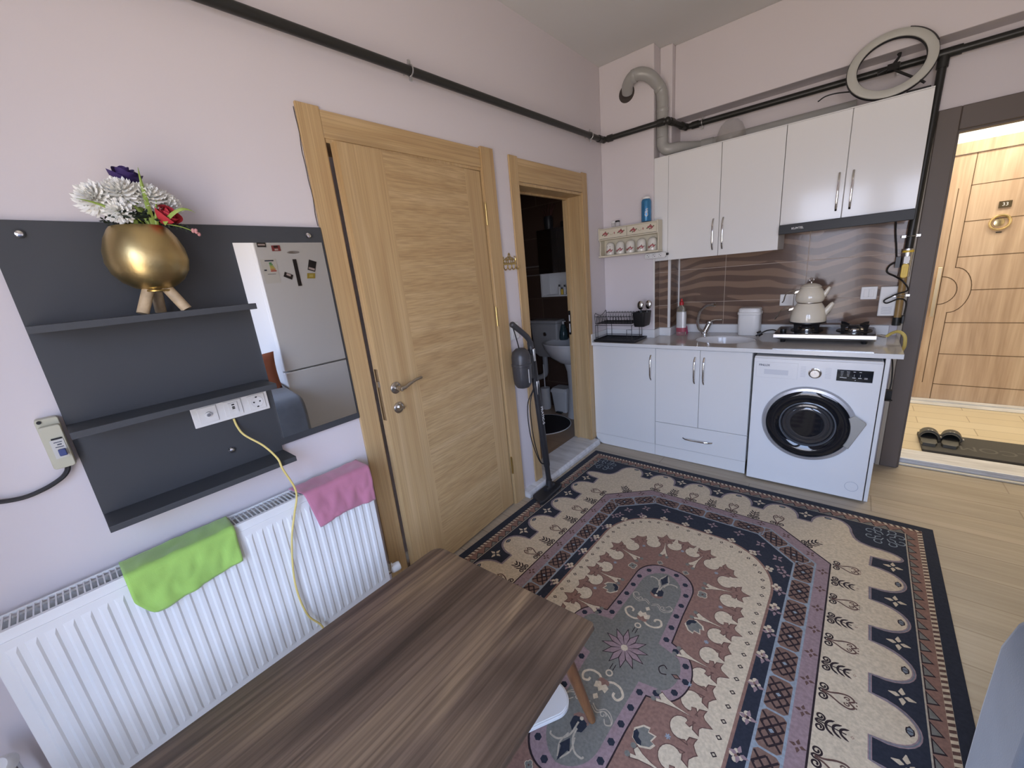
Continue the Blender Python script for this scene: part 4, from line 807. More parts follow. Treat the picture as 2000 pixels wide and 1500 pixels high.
# cloths
def cloth(nm, lab, cat, m_, yl, yr, ztop, drop, flat=.095, side=None, seed=0, hem=None):
    rnd = random.Random(seed); ph = [rnd.uniform(0, 6) for _ in range(8)]
    def fn(u, v):
        y = yl(u, v); tot = flat+drop(u); s_ = v*tot
        wr = .0035*sin(9*u+ph[0]+5*v)+.003*sin(17*u-6*v+ph[1])+.0015*sin(31*u+ph[2]+13*v)
        if s_ < flat: x, z = .032+s_, ztop+.0025+abs(wr)*.5
        else:
            d = s_-flat; a = min(1, d/.015); x, z = .1305+.006*a+abs(wr)*1.2*min(1, d/.06), ztop+.002-d
        return (x, y, z)
    m = MB(); m.grid(fn, 34, 30)
    return solo(nm, m, m_, lab, cat, recalc=False, solid=.0028, ang=80)
GT = mat('lime_microfibre', (.33, .56, .12), .9, sheen=.4, bump=(420, .2), var=(9, .14)); PT = mat('pink_microfibre', (.50, .19, .28), .9, sheen=.4, bump=(420, .2), var=(8, .10))
cloth('cleaning_cloth', 'lime green microfibre cloth draped over the radiator', 'cloth', GT, lambda u, v: -3.142+.271*u+.012*(1-u)*max(0, v-.85)*8+(-.010)*u*v, None, .7675, lambda u: .150-.03*u-.035*max(0, (.12-u)/.12)**2, seed=3)
cloth('cleaning_cloth', 'pink microfibre cloth draped over the radiator end near the oak door', 'cloth', PT, lambda u, v: -2.668+(.278)*u+.042*(1-u)*v, None, .7675, lambda u: .150-.012*sin(pi*u)+.006*u, seed=8)
# vase with flowers on the top shelf
vx, vy = .112, -2.872
e = thing('vase', 'gold egg-shaped vase on three wooden legs on the top shelf', 'vase', (vx, vy, 1.463))
m = MB(); m.lathe([(.030, 1.526), (.045, 1.532), (.066, 1.548), (.082, 1.572), (.0885, 1.600), (.086, 1.630), (.076, 1.660), (.064, 1.681), (.058, 1.688), (.055, 1.686), (.062, 1.672), (.05, 1.66)], (vx, vy, 0), n=56); part('bowl', m, M['gold'], e)
m = MB(); m.torus((vx, vy, 1.5225), (.05, .03, 1), .031, .0028, 40, 8); m.torus((vx, vy, 1.5265), (-.06, .02, 1), .0305, .0025, 40, 8); part('wire_ring', m, M['brass'], e)
LW = mat('pale_dowel_wood', (.42, .32, .20), .55, var=(30, .25))
for k in range(3):
    a = radians((-72, 62, 180)[k]); d = V((cos(a), sin(a), 0)); m = MB(); m.tube([V((vx, vy, 1.530))+d*.020, V((vx, vy, 1.4645))+d*.052], .0135, 16); part('leg', m, LW, e)
WP = mat('white_silk_petal', (.84, .84, .80), .7); GL = mat('green_silk_leaf', (.24, .34, .06), .5); DG = mat('dark_fern', (.012, .022, .014), .7)
def mum(nm, lab, c, nrm, r, m_, rows, seed, grp=None):
    rnd = random.Random(seed); c = V(c); nrm = V(nrm).normalized(); u = nrm.orthogonal().normalized(); w = nrm.cross(u)
    e = thing(nm, lab, 'flower', c); m = MB()
    for k in range(rows):
        t = k/(rows-1); el = radians(-28+105*t); n = int(22-9*t); L = r*(1.0-.30*t)
        for i in range(n):
            a = 2*pi*(i+.5*(k % 2))/n+rnd.uniform(-.08, .08); d = u*cos(a)+w*sin(a); f = d*cos(el)+nrm*sin(el); sd = nrm.cross(d).normalized(); wd = r*.17
            cu = nrm*r*.10*(1-t); l2 = L*rnd.uniform(.88, 1.05); up_ = sd.cross(f)*wd*.35
            p0 = c+f*l2*.15; p1 = c+f*l2*.6-cu*.2; p2 = c+f*l2*.92+cu; p3 = c+f*l2+cu*1.6
            m.add([p0-sd*wd*.3, p0+sd*wd*.3, p1+sd*wd*.6+up_, p1-up_*.4, p1-sd*wd*.6+up_, p2+sd*wd*.5+up_, p2, p2-sd*wd*.5+up_, p3], [(0, 1, 2, 3), (0, 3, 4), (3, 2, 5, 6), (4, 3, 6, 7), (6, 5, 8), (7, 6, 8)])
    part('petals', m, m_, e, recalc=False)
    m = MB(); b = V((vx, vy, 1.676))+V((c.x-vx, c.y-vy, 0))*.22; m.tube(smooth_path([c-nrm*.004, (c+b)/2+V((0, 0, .012)), b], 4), .0022, 6); part('stem', m, GL, e)
    return e
mum('chrysanthemum', 'white chrysanthemum farthest from the oak door in the gold vase', (.125, -2.938, 1.752), (.6, -.65, .5), .050, WP, 7, 1, 'white chrysanthemums in the gold vase')
mum('chrysanthemum', 'white chrysanthemum lying in front of the violet flower', (.140, -2.890, 1.768), (.55, -.2, .8), .048, WP, 7, 2, 'white chrysanthemums in the gold vase')
mum('chrysanthemum', 'white chrysanthemum right behind the tallest green blade', (.135, -2.838, 1.760), (.6, .2, .75), .049, WP, 7, 3, 'white chrysanthemums in the gold vase')
mum('chrysanthemum', 'white chrysanthemum above the red rose, closest to the oak door', (.115, -2.797, 1.748), (.45, .7, .5), .046, WP, 7, 4, 'white chrysanthemums in the gold vase')
mum('chrysanthemum', 'white chrysanthemum drooping low over the vase rim', (.150, -2.905, 1.722), (.8, -.3, .1), .038, WP, 6, 9, 'white chrysanthemums in the gold vase')
VP = mat('violet_silk_petal', (.055, .03, .14), .7); RP = mat('red_silk_petal', (.46, .035, .05), .65)
def rose(nm, lab, c, nrm, r, m_, n, seed):
    rnd = random.Random(seed); c = V(c); nrm = V(nrm).normalized(); u = nrm.orthogonal().normalized(); w = nrm.cross(u); e = thing(nm, lab, 'flower', c); m = MB()
    for k in range(n):
        a0 = 2.4*k; t = k/n; rr = r*(.30+.75*t); hh = r*(1.55-.45*t); ww = 1.5-.3*t
        def fn(x, y, a0=a0, rr=rr, hh=hh, ww=ww, t=t):
            a = a0+(x-.5)*2*ww*.9; f = sin(pi*min(1, .12+.88*y)*.5); rad = rr*(.25+.75*f)+r*.18*max(0, y-.75)*4*t*.5
            z = -r*.75+hh*y*(1-.22*(2*x-1)**2)
            return c+(u*cos(a)+w*sin(a))*rad+nrm*z
        m.grid(fn, 8, 6)
    part('petals', m, m_, e, recalc=False, ang=80)
    m = MB(); m.tube([c-nrm*r*.7, V((vx, vy, 1.674))+V((c.x-vx, c.y-vy, 0))*.25], .0022, 6); part('stem', m, GL, e); return e
rose('rose', 'red fabric rose at the rim of the gold vase', (.158, -2.812, 1.712), (.55, .35, .5), .030, RP, 11, 5)
rose('anemone', 'dark violet flower topping the bouquet', (.098, -2.864, 1.812), (.4, .1, 1), .036, VP, 9, 6)
m = MB()
def blade(p0, p1, bend, w):
    p0 = V(p0); p1 = V(p1); b = V(bend); d = (p1-p0).normalized(); s_ = d.cross(V((1, 0, .1))).normalized(); vs = []
    for i in range(9):
        t = i/8; p = p0+(p1-p0)*t+b*(4*t*(1-t)); k = w*(1-t**2.2)+.0004; vs += [p-s_*k, p+V((.0015, 0, 0)), p+s_*k]
    m.add(vs, [(3*i+j, 3*i+j+1, 3*i+j+4, 3*i+j+3) for i in range(8) for j in range(2)])
for a in (((.155, -2.845, 1.685), (.165, -2.843, 1.825), (.0, -.002, 0), .0055), ((.15, -2.87, 1.685), (.165, -2.975, 1.742), (0, .0, .012), .004), ((.165, -2.825, 1.69), (.20, -2.757, 1.715), (.02, 0, .018), .0045), ((.15, -2.85, 1.685), (.155, -2.885, 1.745), (0, 0, .012), .004), ((.155, -2.84, 1.685), (.16, -2.825, 1.75), (0, 0, .0), .004), ((.15, -2.86, 1.685), (.15, -2.92, 1.735), (0, 0, .0), .0012), ((.15, -2.86, 1.685), (.155, -2.90, 1.745), (0, 0, .0), .0012), ((.14, -2.85, 1.685), (.14, -2.865, 1.76), (0, 0, 0), .006)): blade(*a)
solo('grass_spray', m, GL, 'spray of narrow green leaf blades in the gold vase', 'leaves', recalc=False)
m = MB(); rnd = random.Random(11)
for i in range(300):
    a = rnd.uniform(0, 2*pi); rr = rnd.uniform(.02, .064); p = V((vx+.004+rr*cos(a), vy+rr*sin(a), 1.694+rnd.uniform(0, .034)*(1-rr*6))); d = V((rnd.uniform(-1, 1), rnd.uniform(-1, 1), rnd.uniform(-.2, 1))).normalized(); s_ = d.orthogonal().normalized()
    L = rnd.uniform(.010, .022); m.add([p, p+d*L*.5+s_*L*.22, p+d*L, p+d*L*.5-s_*L*.22], [(0, 1, 2, 3)])
for i in range(40):
    t = i/40; p = V((.165, -2.82+.055*t, 1.688-.018*t*t)); d = V((rnd.uniform(-1, 1), rnd.uniform(-.3, 1), rnd.uniform(-1, 1))).normalized(); s_ = d.orthogonal().normalized(); L = .010; m.add([p, p+d*L*.5+s_*L*.25, p+d*L, p+d*L*.5-s_*L*.25], [(0, 1, 2, 3)])
solo('fern_filler', m, DG, 'dark fern filler around the rim of the gold vase', 'foliage', kind='stuff', recalc=False)
m = MB(); m.tube(smooth_path([(.165, -2.82, 1.69), (.172, -2.79, 1.682), (.176, -2.762, 1.668)], 4), .0012, 6, 0)
for i in range(6): m.ball((.177+.003*sin(i*2), -2.768+.006*(i % 3), 1.668+.006*cos(i*1.7)), .0042, n=8, k=6, mi=1)
solo('blossom_sprig', m, [GL, mat('pale_pink_bud', (.50, .24, .24), .6)], 'small pink-budded sprig hanging over the vase rim', 'sprig')
# switch and hooks between the doors
e = thing('light_switch', 'white wall switch behind the vacuum cleaner handle', 'switch', (.006, -1.228, 1.085)); m = MB(); m.box(.001, -1.271, 1.084, .009, -1.186, 1.186); part('frame', m, M['plast'], e, bevel=.003)
m = MB(); m.box(.0092, -1.255, 1.101, .012, -1.202, 1.169); part('rocker', m, M['whitem'], e, bevel=.001)
e = thing('hook_rack', 'ornate gold key hook rack between the two oak doors', 'hook rack', (.004, -1.212, 1.50))
m = MB(); x = .005; G = M['brass']
m.box(.0015, -1.278, 1.530, .006, -1.150, 1.539)
for cy, cz, r in ((-1.254, 1.551, .011), (-1.233, 1.549, .010), (-1.213, 1.551, .013), (-1.192, 1.549, .010), (-1.173, 1.551, .010), (-1.225, 1.567, .009), (-1.203, 1.567, .009), (-1.243, 1.563, .007), (-1.184, 1.563, .007), (-1.213, 1.581, .008), (-1.213, 1.565, .005)): m.torus((x, cy, cz), (1, 0, 0), r, .0027, 20, 6)
m.tube(smooth_path([(x, -1.268, 1.539), (x, -1.272, 1.556), (x, -1.266, 1.572), (x, -1.274, 1.578)], 4), .003, 6); m.tube(smooth_path([(x, -1.160, 1.539), (x, -1.154, 1.556), (x, -1.158, 1.574), (x, -1.168, 1.578)], 4), .003, 6)
m.tube([(x, -1.205, 1.589), (x, -1.213, 1.597), (x, -1.221, 1.589)], .0025, 6); part('fretwork', m, G, e)
for y in (-1.270, -1.233, -1.197, -1.160):
    m = MB(); m.tube(smooth_path([(.005, y, 1.531), (.008, y, 1.512), (.018, y, 1.502), (.030, y, 1.508), (.033, y, 1.517)], 4), .0032, 8); m.ball((.033, y, 1.518), .004, n=10, k=6); part('hook', m, G, e)
# stick vacuum
e = thing('stick_vacuum', 'dark grey upright stick vacuum cleaner leaning between the doors', 'vacuum cleaner', (.13, -1.2, .011))
A = V((.128, -1.150, .075)); B = V((.090, -1.183, 1.015)); d = (B-A).normalized(); sx_ = V((1, 0, 0)); sx_ = (sx_-d*sx_.dot(d)).normalized(); sy_ = d.cross(sx_)
def tubeoval(pts, a, b, n=20): 
    mm = MB(); mm.rings([[V(p)+sx_*ka*cos(2*pi*j/n)+sy_*kb*sin(2*pi*j/n) for j in range(n)] for p, ka, kb in zip(pts, a, b)]); return mm
part('wand', tubeoval([A, A+d*.12, A+d*.14, A+d*.55, B], [.017, .017, .021, .021, .022], [.018, .018, .024, .025, .027]), M['grey2'], e)
tx_ = text('lettering', 'PRATIC-S', M['letter'], e, A+d*.50+sx_*.0225+sy_*-.0-V((0, 0, 0)), -d, V((0, 1, 0)), .030, bold=.02)
hnd = [B+V((0, 0, 0)), B+d*.03, V((.094, -1.200, 1.075)), V((.094, -1.235, 1.112)), V((.092, -1.340, 1.190))]
m = MB(); m.tube(smooth_path(hnd, 5), [.020]*8+[.017]*13, 14); m.ball((.092, -1.342, 1.191), .0185, n=14, k=8); part('handle', m, M['grey'], e)
m = MB(); cx, cy = .085, -1.283; m.lathe([(.020, .790), (.040, .797), (.054, .82), (.058, .86), (.059, .93), (.062, .932), (.062, .945), (.059, .948), (.058, .99), (.049, 1.02), (.029, 1.038), (.006, 1.043)], (cx, cy, 0), n=40); bd = part('motor_body', m, M['grey'], e)
m = MB(); m.box(cx-.03, cy+.03, .83, cx+.03, cy+.093, .99); part('body_mount', m, M['grey2'], e, bevel=.01)
m = MB(); m.prism([(cx+.0570, cy-.012, .83), (cx+.0570, cy-.007, .83), (cx+.0580, cy-.007, .915), (cx+.0580, cy-.012, .915)], (.0020, 0, 0)); part('dust_window', m, M['letter'], bd)
m = MB(); m.tube(smooth_path([(.09, -1.337, 1.172), (.088, -1.318, 1.12), (.086, -1.292, 1.035)], 4), .0032, 8); part('cord_strap', m, M['black'], e)
m = MB(); m.box(.105, -1.196, .94, .117, -1.176, 1.02); m.box(.100, -1.19, .72, .120, -1.162, .81); part('release_latch', m, M['steel'], e, bevel=.003)
m = MB()
for o_ in (0, .012): m.tube(smooth_path([(.10, -1.205, .76), (.095-o_, -1.245-o_, .66), (.10-o_, -1.245-o_, .45), (.115, -1.215-o_*.5, .27), (.118, -1.168, .22)], 6), .0032, 8)
part('power_cord', m, M['black'], e)
m = MB(); m.cyl((.128, -1.150, .10), (.130, -1.155, .045), .021, .024, 18); m.cyl((.130, -1.20, .045), (.130, -1.11, .045), .020, n=18); part('swivel_joint', m, M['grey2'], e)
m = MB(); m.prism([(.086, -1.318, z) for z in ()] or [(.082, -1.285, .0105), (.178, -1.330, .0105), (.192, -1.300, .0105), (.182, -1.085, .0105), (.166, -1.055, .0105), (.082, -1.065, .0105)], (0, 0, .028)); part('floor_head', m, M['grey2'], e, bevel=.008, seg=3)
# coffee table
e = thing('coffee_table', 'low coffee table with rustic dark walnut top beside the radiator', 'table', (.77, -2.95, .0105))
P = [(.413, -3.60), (1.140, -3.58), (1.1035, -2.282), (.413, -2.313)]
pts = []
for i, rr in ((0, .03), (1, .03), (2, .012), (3, .05)):
    p = V(P[i]); a = (V(P[i-1])-p).normalized(); b = (V(P[(i+1) % 4])-p).normalized()
    for k in range(7):
        t = k/6; pts.append((p+a*rr)*(1-t)**2+p*2*t*(1-t)+(p+b*rr)*t*t)
m = MB(); m.prism([(q.x, q.y, .426) for q in pts], (0, 0, .024)); part('table_top', m, M['tabletop'], e, bevel=.002)
m = MB(); m.box(.50, -3.48, .385, .53, -2.42, .4255); m.box(1.01, -3.48, .385, 1.04, -2.42, .4255); m.box(.53, -2.45, .385, 1.01, -2.42, .4255); m.box(.53, -3.48, .385, 1.01, -3.45, .4255); part('apron', m, M['legwood'], e)
for b, t in (((1.070, -2.272, .0105), (1.030, -2.372, .425)), ((.446, -2.290, .0105), (.486, -2.39, .425)), ((1.105, -3.56, .0105), (1.05, -3.50, .425)), ((.446, -3.58, .0105), (.486, -3.50, .425))):
    b = V(b)+V((0, 0, .003)); t = V(t); m = MB(); m.tube([b+(t-b)*k for k in (0, .06, .3, .6, 1)], [.0125, .0135, .0165, .019, .021], 16); part('leg', m, M['legwood'], e)
m = MB(); u = V((.52, .85, 0)).normalized(); w = V((u.y, -u.x, 0)); o_ = V((.915, -2.315, .0108)); pl = [o_+u*x+w*y for x, y in rrect(-.20, -.065, .078, .065, .06, 8)]
m.prism(pl, (0, 0, .014)); m.prism([o_+V((0, 0, .014))+(p-o_)*.93 for p in pl], (0, 0, .003)); solo('plastic_slab', m, M['plast'], 'flat white round-ended plastic slab on the rug under the table', 'plastic slab', bevel=.002)
# fridge, magnets and sofa seen in the mirror
e = thing('fridge', 'tall white fridge-freezer reflected in the wall mirror', 'fridge', (2.64, -1.46, .01))
FW = mat('fridge_white', (.70, .70, .69), .35)
m = MB(); m.box(2.362, -1.790, .02, 2.96, -1.125, 2.0); part('body', m, FW, e, bevel=.006)
m = MB(); m.box(2.302, -1.792, .815, 2.360, -1.123, 1.998); dr = part('fridge_door', m, FW, e, bevel=.008)
m = MB(); m.box(2.302, -1.792, .045, 2.360, -1.123, .803); part('freezer_door', m, FW, e, bevel=.008)
m = MB(); m.lathe([(.055, 0), (.05, .002)], (2.3018, -1.484, 1.842), (-1, 0, 0), 32, 0, 1, .22); part('badge', m, M['steel'], dr)
for x in (2.40, 2.9):
    for y in (-1.74, -1.18): m = MB(); m.cyl((x, y, .0005), (x, y, .0195), .02, n=12); part('foot', m, M['black'], e)
def magnet(lab, pts, mats, extra=()):
    m = MB(); m.prism([(2.3012, y, z) for y, z in pts], (-.0016, 0, 0), 0)
    c = V((sum(p[0] for p in pts)/4, sum(p[1] for p in pts)/4)); 
    for sc_, dz, h, mi in extra:
        q = [V(p)-c for p in pts]; u = (q[1]-q[0]); v = (q[3]-q[0]); o2 = c-u*sc_/2+v*(dz-h/2)
        m.add([(2.2994, *(o2+u*sc_*a+v*h*b)) for a, b in ((0, 0), (1, 0), (1, 1), (0, 1))], [(0, 1, 2, 3)], mi)
    return solo('fridge_magnet', m, mats, lab, 'magnet', 'magnets on the fridge door', smooth=False)
MK = mat('magnet_black', (.025, .02, .02), .5); MR = mat('magnet_red', (.28, .05, .05), .5); MY = mat('magnet_gold', (.45, .34, .05), .5); MP = mat('magnet_pale', (.55, .45, .42), .5)
magnet('black magnet with pale band in the top corner of the fridge door', [(-1.763, 1.929), (-1.695, 1.928), (-1.695, 1.887), (-1.763, 1.888)], [MK, MP], [(.8, .02, .3, 1)])
magnet('red photo magnet beside the corner magnet on the fridge', [(-1.656, 1.900), (-1.586, 1.902), (-1.585, 1.855), (-1.655, 1.854)], [MR, MK, MP], [(.5, -.25, .35, 1), (.4, .25, .3, 2)])
magnet('long black strip magnet hanging below the fridge badge', [(-1.507, 1.783), (-1.474, 1.783), (-1.474, 1.551), (-1.507, 1.551)], [MK])
magnet('tilted dark portrait magnet on the fridge', [(-1.362, 1.776), (-1.297, 1.753), (-1.330, 1.665), (-1.393, 1.687)], [MK, MP], [(.8, .3, .2, 1)])
magnet('golden magnet under the tilted portrait magnet', [(-1.404, 1.657), (-1.333, 1.653), (-1.343, 1.607), (-1.414, 1.611)], [MY, mat('magnet_lightgold', (.6, .5, .15), .5)], [(.5, .0, .5, 1)])
magnet('tilted black magnet beside the long strip magnet', [(-1.595, 1.680), (-1.530, 1.648), (-1.549, 1.609), (-1.613, 1.641)], [MK, MP], [(.5, -.2, .4, 1)])
e = thing('energy_label', 'energy rating sticker with coloured bars on the fridge door', 'sticker', (2.301, -1.71, 1.60))
m = MB(); m.box(2.3005, -1.768, 1.59, 2.3013, -1.645, 1.79); pp = part('paper', m, mat('label_paper', (.66, .65, .60), .6), e)
cols = [(.03, .22, .06), (.10, .30, .06), (.45, .45, .06), (.55, .45, .05), (.55, .25, .04), (.45, .06, .04)]
m = MB(); ms = []
for i, c in enumerate(cols): ms.append(mat('bar_%d' % i, c, .6)); m.box(2.2996, -1.705, 1.752-.013*i, 2.3003, -1.684+.005*i, 1.762-.013*i, i)
part('rating_bars', m, ms, pp); m = MB(); m.box(2.2996, -1.735, 1.772, 2.3003, -1.665, 1.782); m.box(2.2996, -1.755, 1.695, 2.3003, -1.735, 1.706); m.box(2.2996, -1.735, 1.665, 2.3003, -1.67, 1.668); part('print', m, M['inkd'], pp)
e = thing('sofa', 'slate grey velvet sofa whose arm shows at the lower edge', 'sofa', (2.5, -2.8, .01))
def armm(y0, y1):
    m = MB(); pr_ = [(1.957, .05), (1.955, .30), (1.957, .50), (1.972, .575), (2.0, .622), (2.05, .645), (2.25, .68), (2.55, .73), (2.93, .76), (2.93, .05)]
    m.prism([(x, y0, z) for x, z in pr_], (0, y1-y0, 0)); return m
part('arm', armm(-2.075, -1.803), M['sofa'], e, bevel=.035, seg=5, ang=80); part('arm', armm(-3.80, -3.60), M['sofa'], e, bevel=.05, seg=5, ang=80)
m = MB(); m.box(2.02, -3.598, .07, 2.68, -2.078, .26); part('seat_base', m, M['sofad'], e, bevel=.02)
for a, b in ((-3.595, -2.840), (-2.836, -2.08)):
    m = MB(); m.box(2.0, a, .262, 2.70, b, .43); part('seat_cushion', m, M['sofad'], e, bevel=.045, seg=4, ang=80)
m = MB(); m.box(2.702, -3.598, .07, 2.93, -2.078, .86); part('backrest', m, M['sofa'], e, bevel=.06, seg=4, ang=80)
m = MB(); m.box(2.05, -1.88, .011, 2.09, -1.84, .0495); part('foot', m, M['black'], e); 
m = MB(); m.box(2.05, -3.77, .0005, 2.09, -3.73, .0495); part('foot', m, M['black'], e)
m = MB(); m.box(2.85, -1.88, .0005, 2.89, -1.84, .0495); part('foot', m, M['black'], e); m = MB(); m.box(2.85, -3.77, .0005, 2.89, -3.73, .0495); part('foot', m, M['black'], e)
m = MB(); c = V((2.25, -2.06, .86)); 
def cush(u, v):
    a, b = 2*u-1, 2*v-1; t = .05*(1-a*a)**.6*(1-b*b)**.6
    return a, b, t
vs = []; 
for sgn in (1, -1):
    m.grid(lambda u, v, sgn=sgn: c+V((sgn*.055*max(0, (1-(2*u-1)**2)*(1-(2*v-1)**2))**.5, .20*(2*u-1)*(1-.06*(1-(2*v-1)**2)), .165*(2*v-1)*(1-.06*(1-(2*u-1)**2)))), 16, 16)
solo('throw_cushion', m, M['rust'], 'rust brown cushion on the sofa arm in the mirror', 'cushion', recalc=False)
# ------------------------------------------------------------------ stair hall things
def clog(lab, x, y, rz):
    e = thing('clog', lab, 'shoe', (x, y, .046), 'dark rubber clogs at the threshold'); ca, sa = cos(rz), sin(rz)
    def T(a, b, z): return (x+ca*a-sa*b, y+sa*a+ca*b, .0462+z)
    def outl(t): return (.038+.012*sin(pi*min(1, max(0, (t-.35)/.65)))) if t < 1 else 0
    n = 14; L = [(-.032, 0), (-.042, .03), (-.040, .10), (-.047, .17), (-.047, .215), (-.035, .25), (-.012, .268), (.015, .268), (.038, .25), (.048, .21), (.046, .17), (.038, .10), (.040, .03), (.030, 0)]
    m = MB(); m.rings([[T(a*.97, b, 0) for a, b in L], [T(a, b, .006) for a, b in L], [T(a, b, .022) for a, b in L], [T(a*.9, .006+b*.96, .025) for a, b in L]]); part('sole', m, M['rubber'], e)
    rs = []
    for b, w, h in ((.095, .046, .050), (.13, .049, .056), (.18, .051, .054), (.225, .047, .044), (.255, .034, .034), (.269, .014, .026)):
        rs.append([T(w*cos(pi*j/12), b, .018+h*sin(pi*j/12)) for j in range(13)])
    m = MB(); vs = [p for r in rs for p in r]; m.add(vs, [(13*i+j, 13*i+j+1, 13*i+j+14, 13*i+j+13) for i in range(5) for j in range(12)]+[tuple(range(65, 78))]); part('upper', m, M['rubber'], e, recalc=False, solid=.003, ang=60)
    m = MB(); m.tube([T(.05*cos(pi*j/12), .112, .02+.058*sin(pi*j/12)) for j in range(13)], .0045, 8); st = part('strap', m, M['rubber'], e)
    m = MB(); m.tube([T(k*.012, .115+.004*abs(k), .0775) for k in (-1, 0, 1)], .003, 8); m.cyl(T(.050, .115, .035), T(.058, .118, .034), .010, n=10); part('buckle', m, M['steel'], st)
clog('dark grey rubber clog beside the entrance frame', 2.112, .655, radians(-4)); clog('dark grey rubber clog overlapping the doormat', 2.212, .665, radians(-8))
e = thing('doormat', 'dark grey embossed doormat outside the entrance', 'doormat', (2.5, .8, .029))
m = MB(); m.prism([(x, y, .0288) for x, y in rrect(2.075, .585, 2.78, .935, .01)], (0, 0, .0165)); part('mat', m, M['mat'], e)
text('welcome_lettering', 'WELCOME', mat('embossed_mat', (.13, .12, .105), .95), e, (2.48, .72, .0455), (-1, 0, 0), (0, -1, 0), .115)
# ------------------------------------------------------------------ bathroom things
e = thing('washbasin', 'white pedestal washbasin in the dark bathroom', 'washbasin', (-.36, .1, .021))
bx, by = -.448, .12
m = MB(); prof = [(.05, .58), (.12, .60), (.21, .66), (.27, .74), (.285, .79), (.28, .80), (.25, .795), (.20, .72), (.05, .69)]
m.rings([[(bx+r*cos(2*pi*j/40), by+(r*.80)*sin(2*pi*j/40)*(1 if sin(2*pi*j/40) < 0 else .95), z) for j in range(40)] for r, z in prof]); part('basin', m, M['ceram'], e)
m = MB(); m.lathe([(.10, .021), (.085, .10), (.07, .30), (.08, .50), (.11, .598)], (bx+.02, by+.03, 0), n=32, sx=1, sy=.8); part('pedestal', m, M['ceram'], e)
e = thing('soap_dispenser', 'clear pump soap dispenser on the washbasin', 'bottle', (-.565, .235, .80))
m = MB(); m.lathe([(.042, .802), (.046, .82), (.040, .88), (.022, .94), (.012, .955)], (-.57, .21, 0), n=24); part('bottle', m, mat('dark_teal_plastic', (.05, .09, .10), .12, alpha=.85), e)
m = MB(); m.cyl((-.57, .21, .9555), (-.57, .21, .985), .011, n=14); m.cyl((-.57, .21, .98), (-.535, .195, .985), .006, n=10); part('pump', m, M['plast'], e)
e = thing('mirror_cabinet', 'dark mirrored bathroom cabinet with open white shelf below', 'cabinet', (-.6, .28, 1.22))
m = MB(); m.box(-.80, .20, 1.447, -.30, .350, 1.850); part('cabinet_box', m, M['whitem'], e)
for x0, x1 in ((-.80, -.575), (-.572, -.30)):
    m = MB(); m.box(x0, .192, 1.449, x1, .1995, 1.850); part('mirror_door', m, mat('dim_mirror', (.5, .5, .5), .05, 1) if x0 == -.80 else bpy.data.materials['dim_mirror'], e)
m = MB(); m.box(-.80, .335, 1.225, -.30, .350, 1.446); m.box(-.80, .20, 1.225, -.785, .335, 1.446); m.box(-.785, .20, 1.225, -.30, .335, 1.24); m.box(-.315, .20, 1.24, -.30, .335, 1.446); part('open_shelf', m, M['white'], e)
for i, (x, h, cl, lb_) in enumerate(((-.60, .085, 'whitem', 'small white bottle on the bathroom cabinet shelf, first of three'), (-.572, .06, 'yellow', 'short yellow tube on the bathroom cabinet shelf'), (-.54, .08, 'ceram', 'pale bottle on the bathroom cabinet shelf next to the door jamb'))):
    s = thing('toiletry_bottle', lb_, 'bottle', (x, .23, 1.241)); m = MB(); m.lathe([(.012, 0), (.013, .004), (.013, h*.8), (.008, h*.9)], (x, .228, 1.2405), n=18); part('bottle', m, M[cl], s); m = MB(); m.cyl((x, .228, 1.2408+h*.9), (x, .228, 1.2408+h*1.12), .008, n=14); part('cap', m, M['black'], s)
e = thing('reed_vase', 'dark vase of red-brown reeds on the bathroom cabinet', 'vase', (-.69, .25, 1.851)); m = MB(); m.lathe([(.035, 0), (.04, .02), (.045, .09), (.04, .12)], (-.70, .26, 1.8515), n=24); part('vase_body', m, M['grey2'], e)
m = MB(); rnd = random.Random(4)
for i in range(9): a = rnd.uniform(0, 6.3); m.tube([(-.70, .26, 1.90), (-.70+.05*cos(a), .26+.04*sin(a), 2.02), (-.70+.10*cos(a), .26+.05*sin(a), 2.08+.03*rnd.random())], [.003, .0035, .001], 6)
part('reeds', m, mat('red_brown_reed', (.10, .035, .03), .7), e)
m = MB(); m.box(-.55, .22, 1.8515, -.45, .32, 1.905); solo('toiletry_case', m, M['black'], 'small black case on the bathroom mirror cabinet', 'case', bevel=.015)
e = thing('toilet_cistern', 'white plastic wall cistern, greyed for shade, with flush pipe in the dark bathroom', 'cistern', (-.85, .27, .60))
m = MB(); m.rings([[(x, y, z) for x, y in rrect(-.985+k, .20+k, -.635-k, .350, .03, 4)] for z, k in ((.60, .05), (.64, .02), (.94, .0), (.955, .004))]); CP = mat('shade_greyed_white_plastic', (.42, .42, .42), .4); part('tank', m, CP, e)  # white plastic toned down to grey: the bathroom's shade is put into the colour
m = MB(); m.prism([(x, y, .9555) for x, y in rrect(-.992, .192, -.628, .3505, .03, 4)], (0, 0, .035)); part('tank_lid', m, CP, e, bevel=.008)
m = MB(); m.cyl((-.79, .1995, .85), (-.79, .192, .85), .02, n=18); part('flush_button', m, M['steel'], e)
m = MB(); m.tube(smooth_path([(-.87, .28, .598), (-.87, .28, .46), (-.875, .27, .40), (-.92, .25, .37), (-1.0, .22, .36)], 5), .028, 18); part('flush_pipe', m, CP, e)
e = thing('pedal_bin', 'white pedal bin beside the washbasin pedestal', 'bin', (-.66, .25, .021))
m = MB(); m.rings([[(x, y, z) for x, y in rrect(-.655-w, .25-w*.8, -.655+w, .25+w*.8, .02, 4)] for z, w in ((.0215, .075), (.24, .095))]); part('bucket', m, M['plast'], e)
